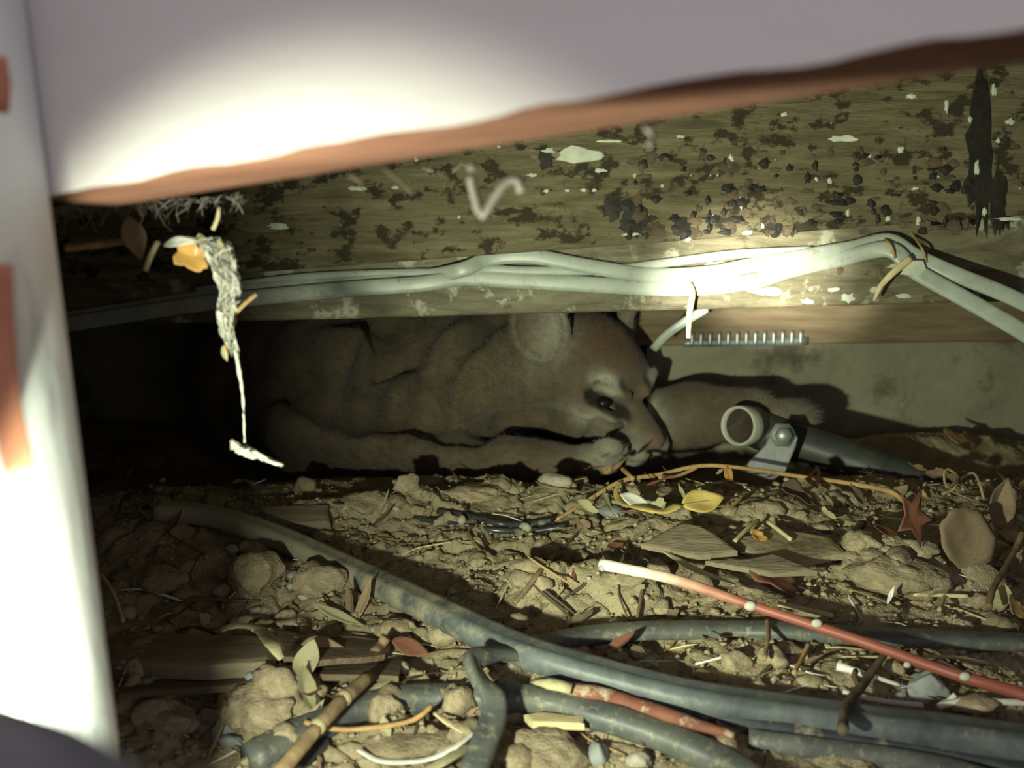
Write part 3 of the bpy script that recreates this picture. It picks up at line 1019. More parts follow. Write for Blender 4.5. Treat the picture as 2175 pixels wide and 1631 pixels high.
lay(brown, 1.2 * bumpe((0, -3, 6.5), (4, 5, 3)))                    # crown
lay(cream, 1.5 * bumpe((3.9, 1.0, 2.5), (1.5, 2.5, 1.2)))            # brow patch
lay(cream, 1.6 * bumpe((5.0, .6, -3.2), (2.8, 3.8, 1.8)))           # cheek
lay(cream, 1.5 * bumpe((1.6, 6.2, -5.0), (2.2, 2.6, 1.8)))           # muzzle
lay(cream, 1.5 * bumpe((0, 4.0, -8.0), (3.2, 4.5, 1.8)))             # chin and throat
lay(cream * .9, 1.2 * bumpe((9.0, -7.4, 7.2), (4.2, 2.2, 5.2)))
sa_ = np.array((2.3, 2.8, -1.1)); sb_ = np.array((5.3, .6, .55)); qv = np.stack([ax_, lf, lu], 1)
tt_ = np.clip(((qv - sa_) @ (sb_ - sa_)) / ((sb_ - sa_) @ (sb_ - sa_)), 0, 1)
ds_ = np.linalg.norm((qv - sa_ - tt_[:, None] * (sb_ - sa_)) * np.array((1, .6, 1)), axis=1)
lay(dark, 2.2 * np.exp(-(ds_ / 1.0) ** 4))             # eye line
lay(dark, 1.0 * bumpe((2.3, 3.4, -1.2), (.6, 1.4, .8)))              # tear mark
lay(dark, .9 * bumpe((2.1, 2.0, 2.4), (.55, 2.2, 1.3)))
lay(dark, 1.0 * bumpe((3.4, 5.2, -4.4), (.7, 1.3, 1.6)))             # bar at the base of the whiskers
lay(dark, 1.2 * bumpe((1.6, 7.0, -6.2), (2.4, 2, .4)))               # lips
lay((.20, .12, .10), 1.6 * bumpe((0, 8.5, -3.3), (1.5, 1.2, .9)))    # nose leather
# pale paws and undersides
pw = V3(P(1690, 880, 1.17)); w = np.exp(-np.sum((CV - pw) ** 2, 1) / .05 ** 2); lay(cream, w)
pw = V3(P(1290, 955, 1.09)); w = np.exp(-np.sum((CV - pw) ** 2, 1) / .035 ** 2); lay(cream, w)
fz = 0.0012 * fbm(CV[:, 0] * 160 + CV[:, 2] * 70, CV[:, 1] * 160 - CV[:, 2] * 90, 2, 95)
CV = CV + fz[:, None]
base_c = V3(P(900, 960, 1.2)); base_c[2] = 0.03
me = np_mesh('cougar', CV - base_c, CF)
ca = me.color_attributes.new('coat', 'FLOAT_COLOR', 'POINT')
ca.data.foreach_set('color', np.concatenate([np.clip(colr, 0, 1), np.ones((len(colr), 1))], 1).astype(np.float32).ravel())
cougar = obj('cougar', me, M['fur'], None, 'tawny cougar lying low under the floor, head turned with ears back', 'cougar')
cougar.location = base_c
cougar['label'] = 'tawny cougar lying low in the hollow under the floor, facing sideways'
sm = cougar.modifiers.new('smooth', 'SMOOTH'); sm.factor = .5; sm.iterations = 2


# short coat: thin hairs combed away from the nose
NH = 75000
fi = RNG.randint(0, len(CF), NH)
wq = RNG.rand(NH, 2)
qa, qb, qc, qd = (CV[CF[fi, k]] for k in range(4))
hpnt = (qa * (1 - wq[:, :1]) + qb * wq[:, :1]) * (1 - wq[:, 1:]) + (qd * (1 - wq[:, :1]) + qc * wq[:, :1]) * wq[:, 1:]
hn = np.cross(qc - qa, qd - qb); hn /= np.maximum(np.linalg.norm(hn, axis=1, keepdims=True), 1e-9)
flow = hpnt - hp(0, 8.5, -3.5); flow /= np.linalg.norm(flow, axis=1, keepdims=True)
flow = flow + .35 * RNG.randn(NH, 3); flow -= hn * np.sum(flow * hn, 1, keepdims=True)
flow /= np.maximum(np.linalg.norm(flow, axis=1, keepdims=True), 1e-6)
dn = np.linalg.norm(hpnt - hp(0, 4, -2), axis=1)
ln = np.clip(.0035 + .05 * (dn - .03), .003, .010) * (.6 + .8 * RNG.rand(NH))
hd = flow * .93 + hn * .36
sidev = np.cross(hn, flow) * .00042
root_ = hpnt - hn * .0012
HVv = np.stack([root_ - sidev, root_ + sidev, root_ + hd * ln[:, None]], 1).reshape(-1, 3)
hme = np_mesh('fur', HVv - base_c, np.arange(NH * 3).reshape(-1, 3))
hc_ = colr[CF[fi, 0]] * (.75 + .6 * RNG.rand(NH, 1))
ca = hme.color_attributes.new('coat', 'FLOAT_COLOR', 'POINT')
ca.data.foreach_set('color', np.concatenate([np.clip(np.repeat(hc_, 3, 0), 0, 1), np.ones((NH * 3, 1))], 1).astype(np.float32).ravel())
fur = bpy.data.objects.new('fur', hme); hme.materials.append(M['fur']); COL.objects.link(fur); fur.parent = cougar; fur['kind'] = 'stuff'


def sphere_mesh(name, c, R_, r, seg=20, rings=12):
    bm = bmesh.new()
    bmesh.ops.create_uvsphere(bm, u_segments=seg, v_segments=rings, radius=1)
    for v in bm.verts:
        v.co = Vector(c + R_ @ (np.array(v.co) * np.array(r)))
    me_ = bpy.data.meshes.new(name); bm.to_mesh(me_); bm.free()
    me_.polygons.foreach_set('use_smooth', [True] * len(me_.polygons))
    return me_


for s in (-1, 1):
    e = obj('eye', sphere_mesh('eye', hp(3.8 * s, 1.0, -.2), HR, (.0110, .0095, .0075)), M['eye'], cougar)
    e.matrix_parent_inverse = Matrix.Translation(-Vector(base_c))
for s in (-1, 1):
    for k in range(7):
        a = Vector(hp((2.9 + .25 * (k % 2)) * s, 6.2 - .45 * (k // 2), -4.2 - .4 * (k % 4)))
        b2 = Vector(hp((8.0 + 1.2 * (k % 3)) * s, 5.0 - 1.1 * (k // 2), -5.2 - .8 * (k % 4)))
        mid = a.lerp(b2, .5) + Vector((0, 0, .004))
        wk = obj('whisker', sweep_mesh('whisker', [a, mid, b2], round_prof(.00035, 4), .01, scale=[1, .8, .2]), M['web'], cougar)
        wk.matrix_parent_inverse = Matrix.Translation(-Vector(base_c))

# ------------------------------------------------------------------ black pipe with strap bracket
pa = P(1574, 904, 1.095); pe_ = P(1624, 918, 1.115); pb = P(1800, 976, 1.07); pc_ = P(2105, 1092, .98); pd_ = P(2300, 1170, .925)
pipe = empty('drain_pipe', pd_, 'black plastic drain pipe with a pale open end, half buried behind the leaves', 'pipe')
axp = Vector((.74, .66, -.10)).normalized()
R_O = .0245
tubeme = sweep_mesh('pipe_tube', [pa + axp * .004, pa + axp * .022, pe_, pb, pc_, pd_], round_prof(R_O, 28), .006)
# replace caps: bore is shown by a dark inner sleeve and a pale rim ring at the open end
obj('pipe_tube', tubeme, M['abs'], pipe)
obj('pipe_rim', lathe('pipe_rim', [(R_O * .86, .012), (R_O * .87, -.006), (R_O * .97, -.009), (R_O * 1.04, -.006), (R_O * 1.05, .010), (R_O * .98, .014)], pa, axp, 36), M['pipe_rim'], pipe)
obj('pipe_bore', lathe('pipe_bore', [(R_O * .88, -.003), (R_O * .84, .003), (0.0, .0035)], pa, axp, 36), M['pipe_inside'], pipe)
br = empty('pipe_bracket', P(1640, 1000, 1.03), 'grey metal bracket with a bolt, in front of the black pipe', 'bracket')
poly = [(1628, 945), (1640, 915), (1660, 903), (1684, 908), (1694, 930), (1690, 950), (1668, 1000), (1640, 1022), (1575, 1000)]
vs = [P(x, y, 1.03 + (0.0 if y < 960 else -.004)) for x, y in poly]
vb = [v + Vector((0, .005, 0)) for v in vs]
nq = len(vs)
obj('bracket_plate', mesh_py('bracket_plate', vs + vb, [tuple(range(nq))] + [tuple(reversed(range(nq, 2 * nq)))] + [((k + 1) % nq, k, k + nq, (k + 1) % nq + nq) for k in range(nq)], False), M['metal'], br)
obj('bolt', lathe('bolt', [(.0, .012), (.009, .012), (.010, .008), (.010, .0), (.0155, .0), (.0155, -.002)], P(1662, 924, 1.025), Vector((-.1, -1, .1)).normalized(), 6), M['metal'], br)

# ------------------------------------------------------------------ hoses and cables on the soil
def ground_sweep(name, pts, prof, material, label, cat, lift=.006, lifts=None, step=.006, scale=None, group=None, jitter=.03, twist=None, smoothz=True):
    q = []
    for k, p in enumerate(pts):
        l = lifts[k] if lifts else lift
        g_ = GP(p[0], p[1], l)
        q.append(g_)
    if smoothz and len(q) > 3:
        # even out the height along the run without changing where it is seen
        h = [g_.z - float(base_z(np.array(g_.x), np.array(g_.y))) for g_ in q]
        hs_ = [np.mean(h[max(0, k - 1):k + 2]) for k in range(len(h))]
        for k in range(len(q)):
            tgt = float(base_z(np.array(q[k].x), np.array(q[k].y))) + hs_[k]
            r = q[k] - C_O
            q[k] = C_O + r * ((tgt - C_O.z) / r.z)
    me_ = sweep_mesh(name, q, prof, step, scale=scale, jitter=jitter, twist=twist, origin=q[0])
    o_ = obj(name, me_, M[material], None, label, cat, group)
    o_.location = q[0]
    return o_


ground_sweep('garden_hose', [(330, 1085), (420, 1092), (500, 1110), (600, 1145), (730, 1205), (860, 1265), (1000, 1333), (1080, 1370), (1162, 1400), (1324, 1446), (1486, 1484), (1702, 1516), (1864, 1538), (2020, 1556), (2260, 1588)],
             cable_prof(.027, .020, 22, .26), 'hose_dusty', 'long dusty dark grey hose crossing the soil from the mound to the corner', 'hose', lift=.012)
ground_sweep('flat_cable', [(2290, 1372), (2175, 1364), (1990, 1357), (1810, 1349), (1670, 1340), (1540, 1338), (1378, 1339), (1270, 1347), (1194, 1360), (1118, 1381), (1060, 1388)],
             cable_prof(.021, .012, 18, .3), 'hose', 'dusty flat black cable that dips under the long grey hose', 'cable', lift=.006, scale=[1, 1, 1, 1, 1, 1, 1, 1, 1, .95, .85])
ground_sweep('flat_cable', [(1095, 1388), (1050, 1388), (1016, 1396), (1003, 1414), (1024, 1452), (1048, 1480), (1048, 1520), (1028, 1578), (1004, 1640), (985, 1700)],
             cable_prof(.0165, .009, 18, .3), 'hose', 'kinked flat black cable bent sharply beside the long grey hose', 'cable', lifts=[.006, .016, .026, .03, .03, .03, .028, .026, .024, .02], smoothz=False, twist=[0, 0, .5, .9, .5, .1, .2, .3, .3, .3])
ground_sweep('soaker_hose', [(530, 1612), (600, 1575), (680, 1540), (760, 1508), (850, 1486), (960, 1482), (1092, 1484), (1170, 1491), (1270, 1518), (1378, 1552), (1459, 1584), (1540, 1622), (1640, 1690)],
             cable_prof(.021, .017, 20, .08), 'hose', 'thick mud caked hose curving under the kinked flat cable', 'hose', lift=.006)
ground_sweep('garden_hose', [(1330, 1480), (1400, 1500), (1486, 1517), (1648, 1545), (1810, 1571), (1972, 1595), (2080, 1617), (2240, 1660)],
             round_prof(.0085, 16), 'hose_black', 'shiny black hose lying just below the long grey hose', 'hose', lift=.004)
ground_sweep('garden_hose', [(1590, 1572), (1700, 1586), (1810, 1600), (1930, 1618), (2040, 1640), (2150, 1680)],
             round_prof(.0075, 14), 'hose', 'muddy hose half sunk in soil below the shiny black hose', 'hose', lift=.002)
ground_sweep('wire', [(930, 1085), (1000, 1098), (1060, 1112), (1110, 1115), (1170, 1106)], round_prof(.0035, 8), 'hose_black', 'thin black wire loop on the far soil crest', 'wire', lift=.004)
ground_sweep('wire', [(880, 1100), (980, 1116), (1050, 1126), (1130, 1128), (1200, 1118)], round_prof(.003, 8), 'hose_black', 'thin black wire lying next to its looped neighbour on the far soil', 'wire', lift=.003)

# red rod, one end raised above the soil
rp = []
for (x, y), l in zip([(1276, 1198), (1432, 1231), (1594, 1285), (1810, 1355), (2026, 1431), (2175, 1475), (2330, 1530)], (.028, .030, .034, .036, .036, .034, .03)):
    rp.append(GP(x, y, l))
dist0 = [p.y for p in rp]
fit = np.polyfit(range(len(rp)), dist0, 1)
rp = [P(x, y, float(np.polyval(fit, k))) for k, (x, y) in enumerate([(1276, 1198), (1432, 1231), (1594, 1285), (1810, 1355), (2026, 1431), (2175, 1475), (2330, 1530)])]
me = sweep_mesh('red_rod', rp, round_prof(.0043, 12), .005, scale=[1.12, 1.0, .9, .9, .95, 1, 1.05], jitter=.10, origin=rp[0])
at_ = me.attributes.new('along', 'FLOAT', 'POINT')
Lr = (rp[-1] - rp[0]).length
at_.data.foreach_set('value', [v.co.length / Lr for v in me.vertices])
o = obj('red_rod', me, M['rod'], None, 'red fibreglass rod with a white broken tip, raised over the soil', 'rod')
o.location = rp[0]
for k, (x, y, s_) in enumerate([(1594, 1287, .0052), (1735, 1324, .0045), (2050, 1437, .0042), (1280, 1206, .004), (1927, 1412, .003)]):
    i = min(len(rp) - 2, max(0, sum(1 for q in [1276, 1432, 1594, 1810, 2026, 2175, 2330] if q <= x) - 1))
    pt = P(x, y, float(np.interp(x, [1276, 1432, 1594, 1810, 2026, 2175, 2330], [p.y for p in rp])) - .004)
    c = obj('paint_blob', sphere_mesh('paint_blob', V3(pt), np.eye(3), (s_, s_ * .6, s_ * .75), 7, 5), M['pipe_rim'], o)
    c.matrix_parent_inverse = Matrix.Translation(-rp[0])


# ------------------------------------------------------------------ stones
def rock_mesh(name, seed, sub=3, flat=.65, rough=.28, facets=7):
    bm = bmesh.new()
    bmesh.ops.create_icosphere(bm, subdivisions=sub, radius=1)
    rs_ = random.Random(seed)
    planes = []
    for _ in range(facets):
        v = Vector((rs_.gauss(0, 1), rs_.gauss(0, 1), rs_.gauss(0, 1))).normalized()
        planes.append((v, rs_.uniform(.62, .92)))
    for v in bm.verts:
        p = v.co.copy()
        for n_, d_ in planes:
            q = p.dot(n_)
            if q > d_: p -= n_ * (q - d_) * .85
        c = np.array(p) * 2.2 + seed * 3.7
        p *= 1 + rough * float(fbm(np.array(c[0] + c[2] * .7), np.array(c[1] - c[2] * .6), 4, seed % 40))
        p *= 1 + rough * .22 * float(fbm(np.array(c[0] * 4 + c[2] * 3.1), np.array(c[1] * 4 - c[2] * 2.3), 3, seed % 37 + 3))
        p.z *= flat
        v.co = p
    me_ = bpy.data.meshes.new(name); bm.to_mesh(me_); bm.free()
    me_.polygons.foreach_set('use_smooth', [True] * len(me_.polygons))
    return me_


def stone(px, py, wpx, hpx, material, label, cat='stone', name='stone', flat=.6, seed=0, group=None, rot=None, sink=.35, rough=.3, facets=7):
    """hpx: apparent height; the stone rests on the soil at its centre"""
    p = GP(px, py + hpx * .25)
    u = px_size(p)
    rx = wpx * u / 2
    rz = hpx * u / 2 * .95
    me_ = rock_mesh(name, seed, 4 if wpx > 90 else 3, 1.0, rough, facets)
    me_.materials.append(M[material])
    o_ = bpy.data.objects.new(name, me_); COL.objects.link(o_)
    o_.location = (p.x, p.y + rx * .15, p.z + rz * (1 - 2 * sink))
    o_.scale = (rx, max(rx * .7, rz), rz)
    o_.rotation_euler = (0, 0, rot if rot is not None else random.uniform(-.4, .4))
    o_['label'] = label; o_['category'] = cat
    if group: o_['group'] = group
    return o_


stone(682, 1236, 120, 88, 'clod', 'rounded tan boulder under the long grey hose', seed=1, sink=.25)
stone(540, 1222, 120, 120, 'clod', 'layered tan rock left of the rounded boulder', seed=2, sink=.3)
stone(608, 1318, 50, 48, 'clod', 'small egg shaped pale stone below the layered rock', seed=3, sink=.2)
stone(548, 1160, 95, 40, 'clod', 'slanted flat stone at the foot of the mound under the hose', seed=4)
stone(940, 1345, 110, 84, 'clod', 'flat triangular tan stone touching the long grey hose', seed=5, sink=.3, facets=12)
stone(845, 1335, 95, 50, 'clod', 'low dirt crusted stone next to the flat triangular stone', seed=6)
stone(1160, 1605, 200, 110, 'clod', 'large tan stone by the kinked flat cable', seed=7, sink=.3)
stone(1182, 1022, 76, 42, 'stone', 'smooth pale stone on the soil crest in front of the cougar', seed=8, sink=.25)
stone(1965, 1460, 104, 80, 'grey_stone', 'blocky brown stone with a square face beside the red rod', seed=9, sink=.3, facets=12)
stone(1898, 1418, 60, 46, 'clod', 'round pale stone next to the blocky brown stone', seed=10)
stone(1562, 1405, 74, 60, 'clod', 'half buried tan stone between the flat cable and the grey hose', seed=12)
stone(1640, 1215, 60, 30, 'clod', 'low tan clod under the tilted bark slab', seed=13)
stone(1905, 1205, 200, 100, 'clod', 'wide packed clod of soil in front of the round brown leaf', 'clod', 'dirt_clod', seed=14, sink=.45, rough=.4)
stone(1845, 1150, 90, 50, 'clod', 'crusted pale clod next to the wide packed clod', 'clod', 'dirt_clod', seed=15, rough=.5)
stone(1955, 1165, 80, 46, 'clod', 'crusted curved clod behind the wide packed clod', 'clod', 'dirt_clod', seed=16, rough=.5)
stone(560, 1490, 190, 110, 'clod', 'broad granular clod between the bark strip and the jointed stick', 'clod', 'dirt_clod', seed=17, sink=.45, rough=.5)
stone(862, 1582, 190, 56, 'clod', 'flat tan clod between the jointed stick and the kinked cable', 'clod', 'dirt_clod', seed=18, sink=.35)
stone(1270, 1600, 44, 70, 'grey_stone', 'narrow grey pebble beside the large tan stone', seed=19)
stone(1360, 1612, 60, 44, 'stone', 'pale chipped pebble in front of the mud caked hose', seed=20)
stone(1125, 1200, 84, 46, 'clod', 'pale knobbly clod at the end of the long soil crack', 'clod', 'dirt_clod', seed=21, rough=.5)
stone(1010, 1180, 80, 34, 'clod', 'low crumbly clod above the long grey hose', 'clod', 'dirt_clod', seed=22, rough=.5)
stone(780, 1065, 110, 46, 'clod', 'pointed clod on the dark crest behind the wood block', 'clod', 'dirt_clod', seed=24, rough=.5)
stone(1010, 1045, 130, 40, 'clod', 'wide low clod on the crest next to the smooth pale stone', 'clod', 'dirt_clod', seed=25, rough=.5)
stone(1330, 1225, 90, 36, 'clod', 'tan clod right under the white tip of the red rod', 'clod', 'dirt_clod', seed=26)
stone(1800, 1060, 56, 44, 'stone', 'small pale stone behind the red pointed leaf', seed=27)
stone(480, 1545, 60, 70, 'grey_stone', 'whitish gravel lump at the edge of the post shadow', seed=28)
stone(2080, 1215, 90, 60, 'clod', 'tan clod below the round brown leaf', 'clod', 'dirt_clod', seed=29)
stone(330, 1230, 120, 70, 'clod', 'large dark clod in the shadow behind the post', 'clod', 'dirt_clod', seed=30)
stone(370, 1530, 110, 70, 'clod', 'shaded clod near the foot of the post', 'clod', 'dirt_clod', seed=31)
stone(2100, 1480, 70, 46, 'clod', 'tan stone under the right part of the red rod', seed=32)
stone(1720, 1450, 70, 40, 'clod', 'small tan clod beside the dark forked twig', 'clod', 'dirt_clod', seed=33)
stone(1300, 1085, 60, 30, 'grey_stone', 'dark grey pebble beside the white peel strip', seed=34)


# flat boards, slabs and strips: outline in pixels, given a real thickness
def slab(name, poly, material, label, cat, th=.006, lift=.004, lifts=None, group=None, tilt=0):
    pts = [GP(x, y, (lifts[k] if lifts else lift)) for k, (x, y) in enumerate(poly)]
    # fit a plane so the slab is flat, then keep its outline
    A_ = np.array([[p.x, p.y, 1] for p in pts]); z_ = np.array([p.z for p in pts])
    co, *_ = np.linalg.lstsq(A_, z_, rcond=None)
    nrm = Vector((-co[0], -co[1], 1)).normalized()
    q0 = Vector((pts[0].x, pts[0].y, co[0] * pts[0].x + co[1] * pts[0].y + co[2]))
    top = [on_plane(x, y, q0, nrm) for x, y in poly]
    # subdivide the outline and roughen it
    T_ = []
    for k in range(len(top)):
        a, b_ = top[k], top[(k + 1) % len(top)]
        for t in (0, .33, .67):
            e = (b_ - a).length * .03
            T_.append(a.lerp(b_, t) + Vector((random.uniform(-e, e), random.uniform(-e, e), 0)))
    c = sum(T_, Vector()) / len(T_)
    n_ = len(T_)
    inner = [v.lerp(c, .12) + nrm * th * .15 for v in T_]
    bot = [v - nrm * th for v in T_]
    verts = [c + nrm * th * .2] + inner + T_ + bot
    fs = [(0, 1 + k, 1 + (k + 1) % n_) for k in range(n_)]
    fs += [(1 + k, 1 + n_ + k, 1 + n_ + (k + 1) % n_, 1 + (k + 1) % n_) for k in range(n_)]
    fs += [(1 + n_ + k, 1 + 2 * n_ + k, 1 + 2 * n_ + (k + 1) % n_, 1 + n_ + (k + 1) % n_) for k in range(n_)]
    fs += [tuple(reversed([1 + 2 * n_ + k for k in range(n_)]))]
    me_ = mesh_py(name, [v - c for v in verts], fs, False)
    bm = bmesh.new(); bm.from_mesh(me_); bmesh.ops.recalc_face_normals(bm, faces=bm.faces); bm.to_mesh(me_); bm.free()
    o_ = obj(name, me_, M[material], None, label, cat, group)
    o_.location = c
    return o_


slab('plank_offcut', [(225, 1352), (420, 1346), (588, 1356), (584, 1404), (440, 1412), (230, 1404)], 'plank', 'flat plank offcut reaching from the post shadow into the light', 'plank', th=.010, lift=.014)
slab('bark_strip', [(250, 1440), (476, 1420), (680, 1410), (859, 1402), (842, 1436), (640, 1434), (480, 1456), (250, 1474)], 'bark', 'long brown bark strip lying below the plank offcut', 'bark', th=.004, lift=.008)
slab('bark_strip', [(590, 1338), (690, 1346), (836, 1362), (820, 1390), (660, 1404), (604, 1392)], 'bark', 'short brown bark piece at the right end of the plank offcut', 'bark', th=.004, lift=.008)
slab('wood_block', [(553, 1078), (694, 1074), (700, 1112), (560, 1116)], 'plank', 'small grey wood block on the far mound', 'wood', th=.012, lift=.012)
slab('bark_slab', [(1362, 1156), (1450, 1111), (1490, 1118), (1567, 1170), (1480, 1180)], 'plank', 'thin triangular bark slab near the white tip of the red rod', 'bark', th=.005, lift=.022)
slab('bark_slab', [(1500, 1192), (1600, 1186), (1640, 1176), (1738, 1212), (1640, 1218)], 'plank', 'narrow pointed bark slab propped above the red rod', 'bark', th=.004, lift=.024)
slab('wood_chip', [(1111, 1518), (1150, 1513), (1240, 1522), (1238, 1538), (1130, 1534)], 'straw', 'pale wood chip on the mud caked hose', 'wood', th=.004, lift=.018)
slab('bark_slab', [(1545, 1150), (1640, 1120), (1760, 1140), (1800, 1175), (1700, 1190), (1600, 1175)], 'clod', 'broad dusty bark slab behind the narrow pointed one', 'bark', th=.006, lift=.012)
slab('black_sheet', [(560, 1600), (640, 1550), (690, 1540), (700, 1580), (650, 1625), (575, 1635)], 'hose_black', 'scrap of black plastic sheet under the jointed stick', 'plastic', th=.002, lift=.006)

# jointed stick
jp = [GP(590, 1645, .030), GP(675, 1543, .030), GP(731, 1483, .030), GP(783, 1437, .022)]
root = empty('jointed_stick', jp[0], 'jointed brown stick leaning over the granular clod', 'stick')
for a, b2 in ((0, 1), (1, 2), (2, 3)):
    obj('stick_segment', sweep_mesh('stick_segment', [jp[a], jp[a].lerp(jp[b2], .5), jp[b2]], round_prof(.0046, 10), .006, jitter=.1), M['twig'], root)
for a in (1, 2):
    obj('node', sphere_mesh('node', V3(jp[a]), np.eye(3), (.0053, .0053, .0052), 12, 8), M['straw'], root)

# red bark covered stick with pale husk end
root = ground_sweep('red_stick', [(1200, 1462), (1260, 1472), (1324, 1489), (1432, 1524), (1560, 1562)], round_prof(.0062, 10, .8), 'red_bark', 'rust red stick lying between the grey hose and the muddy hose', 'stick', lift=.014, scale=[.9, 1, 1, .9, .5], jitter=.15)
hq = [GP(1130, 1448, .016), GP(1170, 1452, .018), GP(1214, 1463, .016)]
c = obj('husk', sweep_mesh('husk', hq, round_prof(.0058, 10, .6), .005, scale=[.3, 1, .9], jitter=.1), M['pale_leaf'], root)
c.matrix_parent_inverse = Matrix.Translation(-root.location)


# ------------------------------------------------------------------ twigs, straws, roots placed by hand
def gtube(name, pts, r, material, label, cat, lift=.004, lifts=None, scale=None, group=None, flat=1.0):
    q = [GP(p[0], p[1], (lifts[k] if lifts else lift)) for k, p in enumerate(pts)]
    return tube_thing(name, q, r, material, label, cat, group, scale=scale, flat=flat, step=.004, jitter=.15)


root = gtube('long_twig', [(1182, 1104), (1240, 1068), (1320, 1022), (1400, 1008), (1480, 990), (1560, 992), (1700, 1012), (1800, 1026), (1890, 1044), (1925, 1070)], .0025, 'orange_twig',
             'long thin orange brown twig arching over the leaf litter on the crest', 'twig', lifts=[.006, .01, .012, .012, .014, .014, .014, .012, .01, .004], scale=[.7, .8, 1, 1, .9, .9, 1, 1, 1.2, .8])
for pts in (([(1345, 1018), (1332, 1005), (1322, 996)], .0028), ([(1400, 1014), (1440, 1010), (1482, 992)], .002), ([(1716, 1014), (1738, 998), (1735, 1034)], .0018)):
    c = obj('side_shoot', sweep_mesh('side_shoot', [GP(x, y, .013) for x, y in pts[0]], round_prof(pts[1], 6), .004, jitter=.15), M['orange_twig'], root)
    c.matrix_parent_inverse = Matrix.Translation(-root.location)
tube_thing('curly_tendril', [P(2000, 1050, .86), P(2026, 1038, .86), P(2034, 1012, .855), P(2012, 996, .855), P(2005, 1010, .85), P(2012, 1034, .85), P(2040, 1018, .86), P(2066, 1004, .86), P(2080, 1026, .86), P(2090, 1062, .86)], .0014, 'twig', 'curly brown tendril above the round brown leaf', 'tendril')
gtube('dark_root', [(1832, 1112), (1800, 1150), (1775, 1170), (1742, 1206)], .005, 'dark_twig', 'short dark root between the bark slab and the crusted clod', 'root', lift=.008, scale=[.8, 1.2, 1, .8])
root = gtube('dark_twig', [(1878, 1390), (1850, 1430), (1826, 1462), (1796, 1504), (1790, 1552)], .0032, 'dark_twig', 'dark forked twig standing across the hoses near the red rod', 'twig', lifts=[.012, .014, .018, .022, .024], scale=[.8, .9, 1.1, 1, 1.1])
c = obj('side_shoot', sweep_mesh('side_shoot', [GP(1826, 1462, .018), GP(1815, 1440, .02), GP(1818, 1424, .02)], round_prof(.002, 6), .004), M['dark_twig'], root)
c.matrix_parent_inverse = Matrix.Translation(-root.location)
gtube('rusty_root', [(2090, 1475), (2085, 1500), (2070, 1530), (2062, 1562)], .0026, 'red_bark', 'small rusty root by the far end of the long grey hose', 'root', lift=.012)
gtube('straw', [(1994, 1500), (2040, 1490), (2110, 1490), (2200, 1493)], .0024, 'white_chip', 'white straw lying at the foot of the blocky brown stone', 'straw', lift=.010)
gtube('straw', [(1994, 1500), (2014, 1488), (2030, 1476)], .0020, 'white_chip', 'short white straw crossing the long white one by the blocky stone', 'straw', lift=.012)
gtube('straw', [(1960, 1394), (2030, 1396), (2105, 1409)], .0014, 'straw', 'thin pale straw above the blocky brown stone', 'straw', lift=.016)
gtube('straw', [(1778, 1414), (1840, 1432), (1914, 1456)], .0022, 'white_chip', 'pale straw passing the dark forked twig', 'straw', lift=.010, scale=[1.5, 1, .6])
gtube('straw', [(1790, 1470), (1870, 1488), (1960, 1498)], .0020, 'white_chip', 'pale straw at the lower side of the dark forked twig', 'straw', lift=.008)
gtube('straw', [(1686, 1430), (1700, 1405), (1718, 1366)], .0016, 'orange_twig', 'short orange straw leaning beside the flat black cable', 'straw', lift=.01)
gtube('straw', [(647, 1533), (690, 1546), (759, 1549), (859, 1535), (900, 1515), (917, 1498)], .0016, 'orange_twig', 'thin orange stem curving past the jointed stick', 'stem', lift=.02)
gtube('white_strip', [(921, 1514), (945, 1530), (984, 1554)], .0028, 'straw', 'short white split straw left of the kinked cable', 'straw', lift=.014, flat=.35, scale=[.6, 1.1, .7])
gtube('white_strip', [(759, 1591), (811, 1616), (900, 1614), (960, 1590), (1012, 1552)], .0026, 'white_chip', 'long white dry blade bending towards the kinked cable', 'grass blade', lift=.016, flat=.3, scale=[.7, 1, 1, 1, .5])
gtube('white_strip', [(905, 1640), (950, 1612), (1000, 1582)], .0042, 'pale_leaf', 'broad pale blade beside the kinked cable', 'grass blade', lift=.014, flat=.25)
gtube('pale_blade', [(1405, 1168), (1440, 1188), (1478, 1210), (1560, 1240)], .0052, 'pale_leaf', 'pale narrow leaf blade over the red rod tip', 'leaf', lift=.02, flat=.2, scale=[.3, .9, 1.1, .3])
gtube('straw', [(1652, 1282), (1700, 1292), (1770, 1308)], .0022, 'straw', 'pale straw parallel to the red rod', 'straw', lift=.01)
gtube('straw', [(1984, 1214), (2010, 1240), (2008, 1260), (1995, 1296)], .0018, 'straw', 'thin bent straw below the wide packed clod', 'straw', lift=.01)
gtube('straw', [(1940, 1262), (2000, 1264), (2056, 1266)], .0018, 'straw', 'level pale straw below the wide packed clod', 'straw', lift=.01)
gtube('root', [(2172, 1130), (2150, 1180), (2110, 1250), (2100, 1290)], .0026, 'twig', 'thin brown root hanging by the round brown leaf', 'root', lift=.02)
gtube('root', [(1630, 1316), (1632, 1350), (1624, 1400)], .0016, 'twig', 'thin root crossing the flat black cable', 'root', lift=.014)
gtube('root', [(1188, 1166), (1150, 1210), (1110, 1262), (1092, 1282)], .0024, 'twig', 'thin root in the long soil crack', 'root', lift=.002)
gtube('straw', [(215, 1220), (240, 1260), (262, 1320)], .0016, 'straw', 'dim straw in the shadow right next to the post', 'straw', lift=.02)
gtube('root', [(1560, 1150), (1590, 1120), (1610, 1105)], .002, 'straw', 'pale stalk on the broad dusty bark slab', 'stalk', lift=.016)
gtube('root', [(1630, 1108), (1660, 1130), (1680, 1146)], .002, 'straw', 'pale stalk meeting another over the orange chip', 'stalk', lift=.016)
